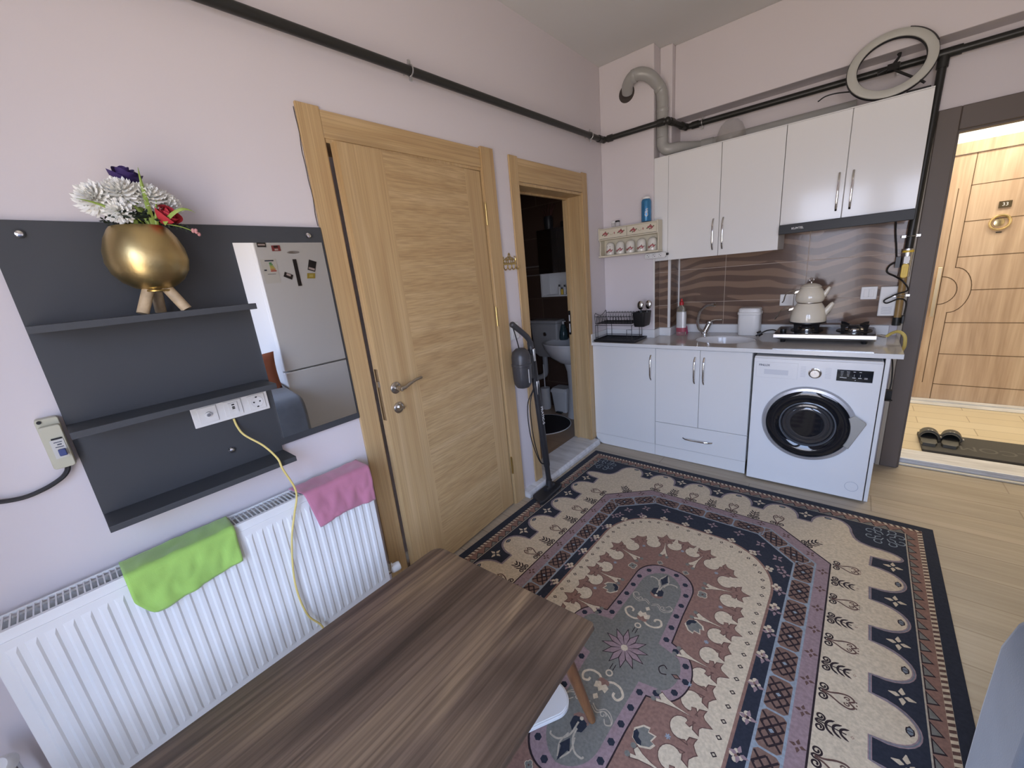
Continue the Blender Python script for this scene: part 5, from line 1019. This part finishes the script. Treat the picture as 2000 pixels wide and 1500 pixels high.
m = MB(); m.rings([[(x, y, z) for x, y in rrect(-.655-w, .25-w*.8, -.655+w, .25+w*.8, .02, 4)] for z, w in ((.2405, .102), (.262, .102), (.285, .085))]); part('lid', m, M['plast'], e)
m = MB(); m.box(-.69, .158, .0215, -.62, .188, .032); part('pedal', m, M['black'], e)
e = thing('toilet_brush', 'white toilet brush in its holder behind the bin', 'toilet brush', (-.87, .22, .021)); m = MB(); m.lathe([(.05, .0215), (.055, .06), (.052, .26), (.03, .265)], (-.865, .235, 0), n=24); part('holder', m, M['plast'], e); m = MB(); m.cyl((-.865, .235, .266), (-.865, .235, .52), .007, n=12); part('brush_handle', m, M['plast'], e)
e = thing('bath_mat', 'round black bath mat with pale rim on the bathroom floor', 'mat', (-.55, -.12, .021)); m = MB(); m.lathe([(.26, .0212), (.26, .029), (.245, .032), (.001, .033)], (-.61, -.175, 0), n=56); part('pile', m, mat('black_pile', (.02, .017, .02), .95, bump=(300, .6)), e); m = MB(); m.torus((-.61, -.175, .026), (0, 0, 1), .263, .005, 64, 8); part('rim', m, M['whitem'], e)
m = MB(); m.box(BX+.05, .345, 1.52, -.81, .3515, 1.535); m.box(BX+.05, .345, 1.435, -.81, .3515, 1.447); struct('trim_6', m, mat('pale_listello', (.20, .17, .15), .3))
# ------------------------------------------------------------------ carpet: woven motifs, each a thin patch of pile
RC = dict(navy='2b2e38', cream='c6b69c', rose='86675a', mauve='917b7c', green='74726a', blue='8b949a', dark='2e2325', outl='5f473f', pale='ada28f', cell='775e52', steel='70767b')
RM = {}; names = list(RC)
RMATS = []
for k in names:
    mm = mat('pile_'+k, RC[k], .95, bump=(520, .35), var=(95, .16), spec=.15, sheen=.08); RMATS.append(mm); RM[k] = len(RMATS)-1
HW, LEN = .972, 3.06; VC = LEN/2
RO = V((1.064, -.431)); RU = V((cos(radians(-.55)), sin(radians(-.55)))); RV = V((-.0135, -1)).normalized()
ZB = .0062
rug = MB(); cnt = [0]
def w3(p, z): q = RO+RU*p[0]+RV*p[1]; return (q.x, q.y, z)
SYM = [(1, 0), (-1, 0), (1, 1), (-1, 1)]
def tr(p, s): return (p[0]*s[0], LEN-p[1] if s[1] else p[1])
def Pg(pts, c, lay, sym=((1, 0),)):
    for s in sym:
        cnt[0] += 1; z = ZB+.0001*lay+2e-6*(cnt[0] % 41)
        q = [tr(p, s) for p in pts]
        ar = sum(q[i-1][0]*q[i][1]-q[i][0]*q[i-1][1] for i in range(len(q)))
        if ar > 0: q = q[::-1]
        rug.poly([w3(p, z) for p in q], RM[c])
def St(path, w, c, lay, sym=((1, 0),), closed=False):
    P = [V(p[:2]) for p in path]; n = len(P)
    L, R = [], []
    for i in range(n):
        a = P[i-1] if (i or closed) else P[0]; b = P[(i+1) % n] if (i < n-1 or closed) else P[-1]
        d = (b-a); d = d.normalized() if d.length > 1e-9 else V((1, 0)); nn = V((-d.y, d.x)); k = w[i] if isinstance(w, list) else w
        L.append(P[i]+nn*k/2); R.append(P[i]-nn*k/2)
    for s in sym:
        cnt[0] += 1; z = ZB+.0001*lay+2e-6*(cnt[0] % 41)
        vs = [w3(tr(p, s), z) for p in L]+[w3(tr(p, s), z) for p in R]
        flip = (s[0] < 0) != bool(s[1])
        rug.add(vs, [((i, (i+1) % n, n+(i+1) % n, n+i) if flip else (i, n+i, n+(i+1) % n, (i+1) % n)) for i in range(n if closed else n-1)], RM[c])
def sp2(pts, k=5): return [(p.x, p.y) for p in smooth_path([(a, b, 0) for a, b in pts], k)]
def local(o, ang, s=1.0, mx=1):
    ca, sa = cos(ang), sin(ang)
    return lambda a, b: (o[0]+s*(mx*a*ca-b*sa), o[1]+s*(mx*a*sa+b*ca))
def spiral(f, c, r, a0, turns, n=20, k=.25): return [f(c[0]+r*(1-(1-k)*i/n)*cos(a0+2*pi*turns*i/n), c[1]+r*(1-(1-k)*i/n)*sin(a0+2*pi*turns*i/n)) for i in range(n+1)]
# base slab
b0 = [(-HW, 0), (HW, 0), (HW, LEN), (-HW, LEN)]
q0 = [w3(p, .0008) for p in b0]; q1 = [w3(p, ZB) for p in b0]
rug.add(q0+q1, [(0, 1, 2, 3), (7, 6, 5, 4)]+[(i, 4+i, 4+(i+1) % 4, (i+1) % 4) for i in range(4)], RM['navy'])
def rect(d): return [(-HW+d, d), (HW-d, d), (HW-d, LEN-d), (-HW+d, LEN-d)]
Pg(rect(.044), 'cream', 1)
def side_pts(d, step):   # points running along the four sides at distance d with inward normal
    out = []
    for a, b in zip(rect(d), rect(d)[1:]+rect(d)[:1]):
        a = V(a); b = V(b); n = max(1, round((b-a).length/step)); t = (b-a).normalized(); nn = V((-t.y, t.x))
        out += [(a+(b-a)*(i+.5)/n, t, nn, (b-a).length/n) for i in range(n)]
    return out
for p, t, nn, st in side_pts(.0445, .024): Pg([p-t*.002, p+t*.010, p+t*.018+nn*.017, p+t*.006+nn*.017], 'outl', 2)
Pg(rect(.062), 'rose', 3); 
for p, t, nn, st in side_pts(.1045, .058):
    a, b, c = p-t*st*.48, p+t*st*.48, p-nn*.033+t*st*.22
    Pg([a, b, c], 'dark', 4); g_ = (a+b+c)/3; Pg([g_+(x-g_)*.70 for x in (a, b, c)], 'green', 5)
Pg(rect(.105), 'pale', 6); Pg(rect(.1095), 'navy', 7)
# scalloped cream ground
def side_profile(L_half, notches, di, dtip, hwid):
    """profile along a side: list of (s, d), s from centre outward"""
    out = []; ns = sorted(notches)
    return ns
def build_scallop(off=0.0):
    pts = []
    def lobe(s0, s1, di, dt, n=14): return [((s0+s1)/2-(s1-s0)/2*cos(pi*i/n)*(1-.10*sin(pi*i/n)), di-(di-dt)*abs(sin(pi*i/n))**.72) for i in range(n+1)]
    # right half of the far side, from centre out: notch at u = 0
    far = []
    nf = [0, .228, .456]; wn = .031
    far.append((0, .232))
    for k in range(3):
        s0 = nf[k]+wn; s1 = (nf[k+1]-wn) if k < 2 else .655
        far += lobe(s0, s1, .232, .130)
    corner = [(.668, .275), (.680, .292), (.694, .305)]
    rt = []
    nr = [VC-.1215*(2*k+1) for k in range(5)]      # v of the notches on the right side, going outward
    top = nr[4]
    l = lobe(.318, top-.036, .238, .128); rt += [(HW-d, v) for v, d in l]
    for k in range(4, 0, -1): l = lobe(nr[k]+.040, nr[k-1]-.040, .243, .127); rt += [(HW-d, v) for v, d in l]
    l = lobe(nr[0]+.040, VC, .243, .127); half = [(HW-d, v) for v, d in lobe(nr[0]+.040, 2*VC-nr[0]-.040, .243, .127) if v <= VC+1e-6]
    q = far+corner+rt+half
    return q
qd = build_scallop(); quarter = qd
loop = quarter+[(u, LEN-v) for u, v in quarter[::-1]]+[(-u, LEN-v) for u, v in quarter]+[(-u, v) for u, v in quarter[::-1]]
ll = [loop[0]]
for p in loop[1:]:
    if abs(p[0]-ll[-1][0])+abs(p[1]-ll[-1][1]) > 1e-4: ll.append(p)
if abs(ll[0][0]-ll[-1][0])+abs(ll[0][1]-ll[-1][1]) < 1e-4: ll.pop()
Pg(ll, 'cream', 8); St(ll, .011, 'mauve', 9, closed=True); St(ll, .0035, 'steel', 10, closed=True)
# white star flowers in the navy notches, corner knots, buds at the lobe tips
def star(o, r, c, lay, core='navy', rot=0, sym=SYM):
    for k in range(4):
        f = local(o, rot+k*pi/2); Pg([f(.12*r, 0), f(.45*r, .26*r), f(r, .04*r), f(r, -.04*r), f(.45*r, -.26*r)], c, lay, sym)
    f = local(o, 0); Pg([f(.18*r*cos(pi*i/4), .18*r*sin(pi*i/4)) for i in range(8)], core, lay+1, sym)
nr = [VC-.1215*(2*k+1) for k in range(5)]
for v in nr: star((HW-.163, v), .034, 'cream', 11)
for u in (.228, .456): star((u, .168), .032, 'cream', 11)
star((0, .168), .032, 'cream', 11, sym=((1, 0), (1, 1)))
def knot(o, s):
    for k in range(8):
        f = local(o, k*pi/4+pi/8, s); St([f(.2, 0), f(.5, 0)]+spiral(f, (.72, 0), .26, pi, .95 if k % 2 else -.95, 16, .4), .0045, 'blue', 11, SYM)
knot((HW-.185, .19), .088)
for v in [VC-.243*k for k in range(0, 5)]:
    f = local((HW-.150, v), pi/2); Pg([f(.017*cos(2*pi*i/12)*(1+.15*cos(6*pi*i/6)), .011*sin(2*pi*i/12)) for i in range(12)], 'dark', 11, SYM); Pg([f(.0125*cos(2*pi*i/12), .0075*sin(2*pi*i/12)) for i in range(12)], 'steel', 12, SYM); St([f(0, -.008), f(0, .008)], .0025, 'dark', 13, SYM)
for u in (.114, .342, .555):
    f = local((u, .151), 0); Pg([f(.017*cos(2*pi*i/12), .010*sin(2*pi*i/12)) for i in range(12)], 'dark', 11, SYM); Pg([f(.012*cos(2*pi*i/12), .0065*sin(2*pi*i/12)) for i in range(12)], 'steel', 12, SYM)
# dark trees and hearts standing on the octagon line
def heart(o, ang, s=1.0):
    f = local(o, ang, s)
    for mx in (1, -1):
        g = lambda a, b, mx=mx: f(mx*a, b)
        St([g(0, .004), g(.006, .010)]+spiral(g, (.020, .016), .014, pi*.9, -1.35, 20, .25), .0055, 'dark', 11, SYM)
        St(sp2([g(.002, .012), g(.006, .035), g(.020, .062), g(.024, .085), g(.012, .098), g(.0, .084)]), .0058, 'outl', 11, SYM)
        St(spiral(g, (.010, .080), .008, pi*1.4, 1.0, 12, .3), .004, 'outl', 11, SYM)
    for a, b in ((0, .104), (.012, .103), (-.012, .103)): Pg([f(a+.0028*cos(2*pi*i/6), b+.0028*sin(2*pi*i/6)) for i in range(6)], 'outl', 11, SYM)
def tree(o, ang, s=1.0):
    f = local(o, ang, s)
    for mx in (1, -1):
        g = lambda a, b, mx=mx: f(mx*a, b)
        St([g(0, .004), g(.006, .010)]+spiral(g, (.019, .016), .013, pi*.9, -1.35, 20, .25), .0055, 'dark', 11, SYM)
        for k, b in enumerate((.030, .048, .066)):
            r = .026-.003*k; St(sp2([g(0, b), g(r*.55, b+.006), g(r, b+.022)]), [.004]+[.007]*8+[.004, .002], 'dark', 11, SYM)
    St([f(0, .006), f(0, .082)], .004, 'dark', 11, SYM)
    Pg([f(0, .091), f(.005, .096), f(0, .101), f(-.005, .096)], 'rose', 11, SYM); Pg([f(0, .093), f(.003, .096), f(0, .099), f(-.003, .096)], 'cream', 12, SYM)
D8 = .382
for k in range(1, 5): heart((HW-D8+.003, VC-.243*k+.0), -pi/2)
for k in range(0, 4): tree((HW-D8+.003, nr[k]), -pi/2)
heart((HW-D8+.003, VC), -pi/2)
for u in (.0, .228): tree((u, D8-.022), pi)
for u in (.114, .342): heart((u, D8-.022), pi)
tree((HW-D8-.115, D8+.085), -pi*.75); 
# octagons
def octo(d, ch, dv=0.0):
    a, b = HW-d, d+dv
    return [(-a+ch, b), (a-ch, b), (a, b+ch*.86), (a, LEN-b-ch*.86), (a-ch, LEN-b), (-a+ch, LEN-b), (-a, LEN-b-ch*.86), (-a, b+ch*.86)]
def inset(d, w): return octo(d+w, .235-.586*0-w*.60, -.02)
O1, O2, O3, O4, O5 = [octo(d, .235-.42*(d-.38), -.022) for d in (.380, .386, .434, .442, .512)]
O6 = octo(.520, .235-.42*.14, -.022)
Pg(O1, 'dark', 12); Pg(O2, 'mauve', 13); Pg(O3, 'blue', 14); Pg(O4, 'cell', 15); Pg(O5, 'blue', 16); Pg(O6, 'navy', 17)
def along(poly, step):
    out = []
    for a, b in zip(poly, poly[1:]+poly[:1]):
        a = V(a); b = V(b); n = max(1, round((b-a).length/step)); t = (b-a).normalized(); nn = V((-t.y, t.x))
        out += [(a+(b-a)*(i+.5)/n, t, nn, (b-a).length/n) for i in range(n)]
    return out
ONE = ((1, 0),)
for p, t, nn, st in along(octo(.408, .235-.42*.03, -.022), .125):
    f = lambda a, b: (p.x+t.x*a+nn.x*b, p.y+t.y*a+nn.y*b)
    for k in range(4):
        ca, sa = cos(k*pi/2), sin(k*pi/2); g = lambda a, b: f(a*ca-b*sa, a*sa+b*ca); Pg([g(.004, 0), g(.010, .006), g(.023, 0), g(.010, -.006)], 'outl', 14, ONE)
    Pg([f(.004*cos(2*pi*i/8), .004*sin(2*pi*i/8)) for i in range(8)], 'mauve', 15, ONE)
for p, t, nn, st in along(octo(.477, .235-.42*.097, -.022), .142):
    f = lambda a, b: (p.x+t.x*a+nn.x*b, p.y+t.y*a+nn.y*b); h = st/2; q = .035
    for s_ in (-1, 1):
        Pg([f(s_*(h-.002), -.037), f(s_*(h-.016), -.037), f(s_*(h-.002), -.022)], 'blue', 16, ONE); Pg([f(s_*(h-.002), .037), f(s_*(h-.016), .037), f(s_*(h-.002), .022)], 'blue', 16, ONE)
        Pg([f(s_*h, -q), f(s_*(h-.0035), -q), f(s_*(h-.0035), q), f(s_*h, q)], 'blue', 16, ONE)
    for a0 in (-.036, 0, .036):
        for b0_ in (-.016, .016):
            St([f(a0-.018, b0_-.016), f(a0+.018, b0_+.016)], .0065, 'dark', 16, ONE); St([f(a0-.018, b0_+.016), f(a0+.018, b0_-.016)], .0065, 'dark', 16, ONE)
    for a0 in (-.018, .018):
        for b0_ in (-.029, 0, .029): Pg([f(a0+.006, b0_), f(a0, b0_+.006), f(a0-.006, b0_), f(a0, b0_-.006)], 'dark', 17, ONE)
    Pg([f(.011, 0), f(0, .012), f(-.011, 0), f(0, -.012)], 'dark', 17, ONE); Pg([f(.0075, 0), f(0, .0085), f(-.0075, 0), f(0, -.0085)], 'blue', 18, ONE)
# cream field with arched ends
def rr2(hw, v0, r, n=12): return [(x, y) for x, y in rrect(-hw, v0, hw, LEN-v0, r, n)]
F1 = rr2(.408, .628, .29); Pg(F1, 'rose', 18); Pg(rr2(.398, .638, .28), 'cream', 19)
for p, t, nn, st in along(rr2(.372, .664, .255, 4), .058):
    Pg([p+t*.009, p+nn*.010, p-t*.009, p-nn*.010], 'dark', 20, ONE); Pg([p+t*.0045, p+nn*.005, p-t*.0045, p-nn*.005], 'cream', 21, ONE)
for i, (p, t, nn, st) in enumerate(along(rr2(.420, .616, .30, 4), .140)):
    f = lambda a, b: (p.x+t.x*a+nn.x*b, p.y+t.y*a+nn.y*b)
    for a, b in ((-.013, -.004), (.013, -.004), (0, -.016), (0, .006)): Pg([f(a+.0085*cos(2*pi*i_/8), b+.0085*sin(2*pi*i_/8)) for i_ in range(8)], 'cream', 20, ONE)
    Pg([f(.0045*cos(2*pi*i_/8), -.004+.0045*sin(2*pi*i_/8)) for i_ in range(8)], 'rose', 21, ONE)
for p, t, nn, st in along(octo(.542, .235-.42*.16, .0), .132):
    star((p.x, p.y), .027, 'mauve', 20, 'dark', atan2(t.y, t.x)+.0, ONE)
star((.30, .66), .026, 'mauve', 20, 'dark', .4); star((.41, .72), .026, 'mauve', 20, 'dark', .4)
# rose medallion with curled crockets
MB1 = rr2(.232, .862, .20, 10)

al = along(rr2(.232, .862, .20, 3), .108)
def ray_f(p, t, nn): return lambda a, b: (p.x+t.x*a-nn.x*b, p.y+t.y*a-nn.y*b)
Pg([(a, b) for a, b in rr2(.302, .792, .262, 12)], 'outl', 21); Pg([(a, b) for a, b in rr2(.2985, .7955, .259, 12)], 'rose', 23)
fr = [ray_f(p, t, nn) for p, t, nn, st in al]; n_ = len(al)
for k in range(n_):
    p, t, nn, st = al[k]; p2, t2, nn2, _s = al[(k+1) % n_]; md = (p+p2)/2; tt = (t+t2).normalized(); nm = V((-tt.y, tt.x)); gap = (p2-p).length
    f = ray_f(md, tt, nm); r = .036 if gap < .115 else .040
    for col, lay, e_ in (('outl', 24, .003), ('cream', 25, 0)):
        Pg([f(-.018+(-.0)-e_, .040), f(.018+e_, .040), f(.040+e_, .082), f(.034+e_*.5, .12), f(-.034-e_*.5, .12), f(-.040-e_, .082)], 'cream', 25, ONE) if col == 'cream' else None
        Pg([f((r+e_)*cos(2*pi*i/18), .038+(r+e_)*.92*sin(2*pi*i/18)) for i in range(18)], col, lay, ONE)
for k, (p, t, nn, st) in enumerate(al):
    f = fr[k]; big = k % 2 == 0
    for col, lay, e_ in (('outl', 26, .003), ('rose', 27, 0)):
        H_ = .116 if big else .100
        Pg([f(-.013-e_, .045), f(-.011-e_, .070), f(-.015-e_, .086), f(0, H_+e_*1.6), f(.015+e_, .086), f(.011+e_, .070), f(.013+e_, .045)], col, lay, ONE)
        for s_ in (-1, 1):
            Pg([f(s_*a_, b_) for a_, b_ in [(.004, .078-e_), (.020, .066-e_), (.036+e_, .070-e_), (.044+e_*1.4, .088+e_), (.034, .084+e_), (.024, .083+e_), (.010, .092+e_)]], col, lay, ONE)
            Pg([f(s_*a_, b_) for a_, b_ in [(.010, .040-e_), (.020, .050-e_), (.029+e_, .044), (.034+e_, .056+e_), (.022, .064+e_), (.010, .060+e_)]], col, lay, ONE) if big else None
    if big:
        Pg([f(-.012, -.030), f(-.024, -.052), f(-.006, -.060), f(.006, -.048), f(.010, -.066), f(.024, -.060), f(.014, -.034), f(.006, .004), f(.001, .062), f(-.004, .004)], 'outl', 28, ONE)
        Pg([f(-.010, -.030), f(-.020, -.050), f(-.006, -.056), f(.006, -.044), f(.010, -.061), f(.020, -.057), f(.011, -.034), f(.004, .0), f(.0005, .052), f(-.003, .0)], 'cream', 29, ONE)
        Pg([f(-.016+.009*cos(2*pi*i/8), -.062+.009*sin(2*pi*i/8)) for i in range(8)], 'green', 30, ONE); Pg([f(.016+.009*cos(2*pi*i/8), -.068+.009*sin(2*pi*i/8)) for i in range(8)], 'green', 30, ONE)
    else:
        for k2 in range(3):
            a_ = k2*pi/3; Pg([f(.009*cos(a_)+.002*sin(a_), .014+.009*sin(a_)-.002*cos(a_)), f(.009*cos(a_)-.002*sin(a_), .014+.009*sin(a_)+.002*cos(a_)), f(-.009*cos(a_)-.002*sin(a_), .014-.009*sin(a_)+.002*cos(a_)), f(-.009*cos(a_)+.002*sin(a_), .014-.009*sin(a_)-.002*cos(a_))], 'blue', 28, ONE)
# green cross field
def cross(e_):
    q = [(0, 1.010-e_)]+[(.128+e_-(.105)*(1-sin(pi/2*i/10)), 1.010-e_+.115*(1-cos(pi/2*i/10))) for i in range(1, 11)]
    q += [(.130+e_, 1.25), (.138+e_, 1.405-e_*.8), (.165, 1.412-e_)]+[(.165+(.082+e_)*sin(pi/2*i/10), 1.412-e_+(VC-1.412+e_)*(1-cos(pi/2*i/10))) for i in range(1, 11)]+[(.252+e_, VC)]
    return q+[(u, LEN-v) for u, v in q[::-1]][1:]+[(-u, LEN-v) for u, v in q[1:]]+[(-u, v) for u, v in q[::-1]][1:-1]
Pg(cross(.005), 'dark', 26); Pg(cross(0), 'mauve', 27); Pg(cross(-.038), 'green', 28)
qq = cross(-.019); acc = 0
lens = [(V(qq[(i+1) % len(qq)])-V(qq[i])).length for i in range(len(qq))]; tot = sum(lens); nd = round(tot/.066); pos = [tot*(i+.5)/nd for i in range(nd)]; i = 0
for d_ in pos:
    while d_ > acc+lens[i]: acc += lens[i]; i += 1
    a = V(qq[i]); b = V(qq[(i+1) % len(qq)]); p = a+(b-a)*((d_-acc)/lens[i])
    Pg([(p.x+.0125*cos(2*pi*j/6+.5), p.y+.0125*sin(2*pi*j/6+.5)) for j in range(6)], 'navy', 29, ONE)
VS = ((1, 0), (1, 1)); cv = VC
for k in range(12):
    f = local((0, cv), 2*pi*k/12+.26); Pg([f(.012, -.004), f(.05, -.014), f(.092, 0), f(.05, .014), f(.012, .004)], 'dark', 29, ONE); Pg([f(.012, -.003), f(.05, -.0112), f(.084, 0), f(.05, .0112), f(.012, .003)], 'mauve', 30, ONE)
Pg([(.014*cos(pi*i/4), cv+.014*sin(pi*i/4)) for i in range(8)], 'cream', 31, ONE)
for s_ in (1, -1): St([(s_*.006, cv-.085), (s_*.006, cv-.112)], .003, 'dark', 29, VS)
f = local((0, cv-.128), 0); Pg([f(.014*cos(2*pi*i/12), .014*sin(2*pi*i/12)) for i in range(12)], 'cream', 30, VS); Pg([f(.0085*cos(2*pi*i/12), .0085*sin(2*pi*i/12)) for i in range(12)], 'green', 31, VS)
for s_ in (1, -1):
    g = lambda a, b: (s_*a, cv-.175+b)
    St(sp2([g(.008, .008), g(.03, .022), g(.06, .018), g(.078, -.004), g(.068, -.026), g(.05, -.022), g(.048, -.008)]), .0085, 'cream', 30, VS)
for a_ in (-.5, 0, .5):
    f = local((0, cv-.165), pi+a_); Pg([f(-.002, .008), f(-.014, .028), f(0, .046), f(.014, .028), f(.002, .008)], 'cream', 30, VS)
for a_ in (-1, 0, 1):
    f = local((0, cv-.158), a_*.9); Pg([f(-.003, -.002), f(-.009, -.016), f(0, -.028), f(.009, -.016), f(.003, -.002)][:5], 'rose', 31, VS)
f = local((0, cv-.232), pi); Pg([f(-.011, 0), f(0, -.013), f(.011, 0), f(0, .013)], 'cream', 30, VS)
for s_ in (1, -1):
    g = lambda a, b: (s_*a, cv-.27+b)
    for o_ in (.0, .009): St(sp2([g(.005, .012-o_), g(.028, .0-o_), g(.05, .018-o_), g(.075, .01-o_), g(.088, -.012-o_*.5), g(.072, -.026), g(.060, -.012)]), .0032, 'pale', 30, VS)
    St(spiral(g, (.05, -.002), .012, 0, 1.2, 14, .3), .003, 'pale', 30, VS)
f = local((0, cv-.325), 0); Pg([f(-.030, -.004), f(-.016, -.018), f(0, -.012), f(.016, -.018), f(.030, -.004), f(.018, .012), f(0, .018), f(-.018, .012)], 'rose', 30, VS); Pg([f(.007*cos(pi*i/3), .007*sin(pi*i/3)) for i in range(6)], 'cream', 31, VS)
for s_ in (1, -1):
    for a_, L_2 in ((.55, .058), (1.0, .060), (1.45, .055)):
        f = local((s_*.028, cv-.330), -s_*a_); Pg([f(-.002, -.006), f(-.013, -.028), f(-.003, -L_2), f(.011, -.030), f(.002, -.006)], 'navy', 30, VS)
    g = lambda a, b: (s_*a, cv-.36+b)
    St(sp2([g(.003, .02), g(.006, -.03), g(.030, -.062), g(.056, -.066), g(.062, -.058)]), .006, 'pale', 30, VS); St(sp2([g(.012, -.028), g(.020, -.068), g(.004, -.105)]), .005, 'pale', 31, VS)
f = local((0, cv-.432), 0); Pg([f(0, .034), f(-.019, .0), f(-.012, -.002), f(0, -.044), f(.012, -.002), f(.019, 0)], 'navy', 31, VS)
for s_ in (1, -1):
    for vs_ in ((1, 0), (1, 1)):
        g = lambda a, b: (s_*(.150+a), cv+b); St(sp2([g(.02, .012), g(.0, .018), g(-.012, .0), g(.0, -.018), g(.014, -.010)]), .004, 'dark', 30, ONE)
    f = local((s_*.200, cv), 0); Pg([f(-.018, 0), f(0, .010), f(.018, 0), f(0, -.010)], 'dark', 30, ONE); Pg([f(-.012, 0), f(0, .006), f(.012, 0), f(0, -.006)], 'rose', 31, ONE)
# tulips and flowers on the rose ground
def tulip(o, ang):
    f = local(o, ang); out_ = [(-.024, -.018), (-.030, .010), (-.022, .026), (-.012, .018), (0, .036), (.012, .018), (.022, .026), (.030, .010), (.024, -.018), (0, -.030)]
    Pg([f(a*1.18, b*1.18) for a, b in out_], 'cream', 26, SYM); Pg([f(a*.98, b*.98) for a, b in out_], 'green', 27, SYM)
    Pg([f(a, b) for a, b in ((-.024, -.014), (-.012, -.010), (0, -.016), (.012, -.010), (.024, -.014), (.018, -.026), (0, -.033), (-.018, -.026))], 'navy', 28, SYM)
tulip((.185, 1.275), -.9)
def quatre(o, r, ang=0):
    f = local(o, ang)
    for dx, dy in ((-.6, 0), (.6, 0), (0, .7), (0, -.5)): Pg([f(r*(dx+.75*cos(2*pi*i/10)), r*(dy+.75*sin(2*pi*i/10))) for i in range(10)], 'cream', 26, SYM)
    for dx, dy in ((-.6, 0), (.6, 0), (0, .7), (0, -.5)): Pg([f(r*(dx+.58*cos(2*pi*i/10)), r*(dy+.58*sin(2*pi*i/10))) for i in range(10)], 'green', 27, SYM)
    Pg([f(r*.3*cos(2*pi*i/6), r*.3*sin(2*pi*i/6)) for i in range(6)], 'outl', 28, SYM)
quatre((.165, 1.085), .017, .6); quatre((.062, .992), .011)
e = solo('rug', rug, RMATS, 'large oriental rug with navy scalloped border and rose medallion', 'rug', recalc=False, smooth=False, origin=(1.06, -1.96, 0))
# ------------------------------------------------------------------ light and camera
w = bpy.data.worlds.new('sky'); scn.world = w; w.use_nodes = True; N = w.node_tree.nodes; L = w.node_tree.links; bg = N['Background']
tc = N.new('ShaderNodeTexCoord'); sp = N.new('ShaderNodeSeparateXYZ'); L.new(tc.outputs['Generated'], sp.inputs[0])
mr = N.new('ShaderNodeMapRange'); mr.inputs[1].default_value = -.25; mr.inputs[2].default_value = .35; L.new(sp.outputs['Z'], mr.inputs[0])
r = N.new('ShaderNodeValToRGB'); r.color_ramp.elements[0].color = (.84, .70, .56, 1); r.color_ramp.elements[1].color = (.74, 1.01, 1.60, 1)
L.new(mr.outputs[0], r.inputs[0]); L.new(r.outputs[0], bg.inputs['Color']); bg.inputs['Strength'].default_value = SKY
def area(name, loc, rot, sx, sy, e, col=(1, 1, 1), portal=False):
    l = bpy.data.lights.new(name, 'AREA'); l.shape = 'RECTANGLE'; l.size = sx; l.size_y = sy; l.energy = e; l.color = col
    o = bpy.data.objects.new(name, l); COL.objects.link(o); o.location = loc; o.rotation_euler = rot
    if portal: l.cycles.is_portal = True
    return o
for x0, x1, z0, z1 in ow: area('window_portal', ((x0+x1)/2, YB-.22, (z0+z1)/2), (radians(90), 0, 0), x1-x0, z1-z0, 1, portal=True)
area('hall_lamp', (2.45, 1.35, 2.66), (0, 0, 0), 1.6, .35, HALL, (1, .90, .72))
cam = bpy.data.cameras.new('camera'); co = bpy.data.objects.new('camera', cam); COL.objects.link(co); scn.camera = co
cam.sensor_width = 36; cam.lens = 775.098/2000*36; cam.clip_start = .05
co.matrix_world = Matrix(((.76578394, -.10200597, .63495649, 1.59590493), (.63644312, .26188131, -.72550557, -3.11474778), (-.09227734, .9596942, .2654655, 1.47477109), (0, 0, 0, 1)))
scn.view_settings.view_transform = 'Standard'; scn.view_settings.look = 'None'; scn.view_settings.gamma = 1; scn.view_settings.exposure = EXPO
scn.cycles.use_denoising = True; scn.cycles.max_bounces = 10; scn.cycles.diffuse_bounces = 6; scn.cycles.sample_clamp_indirect = 4
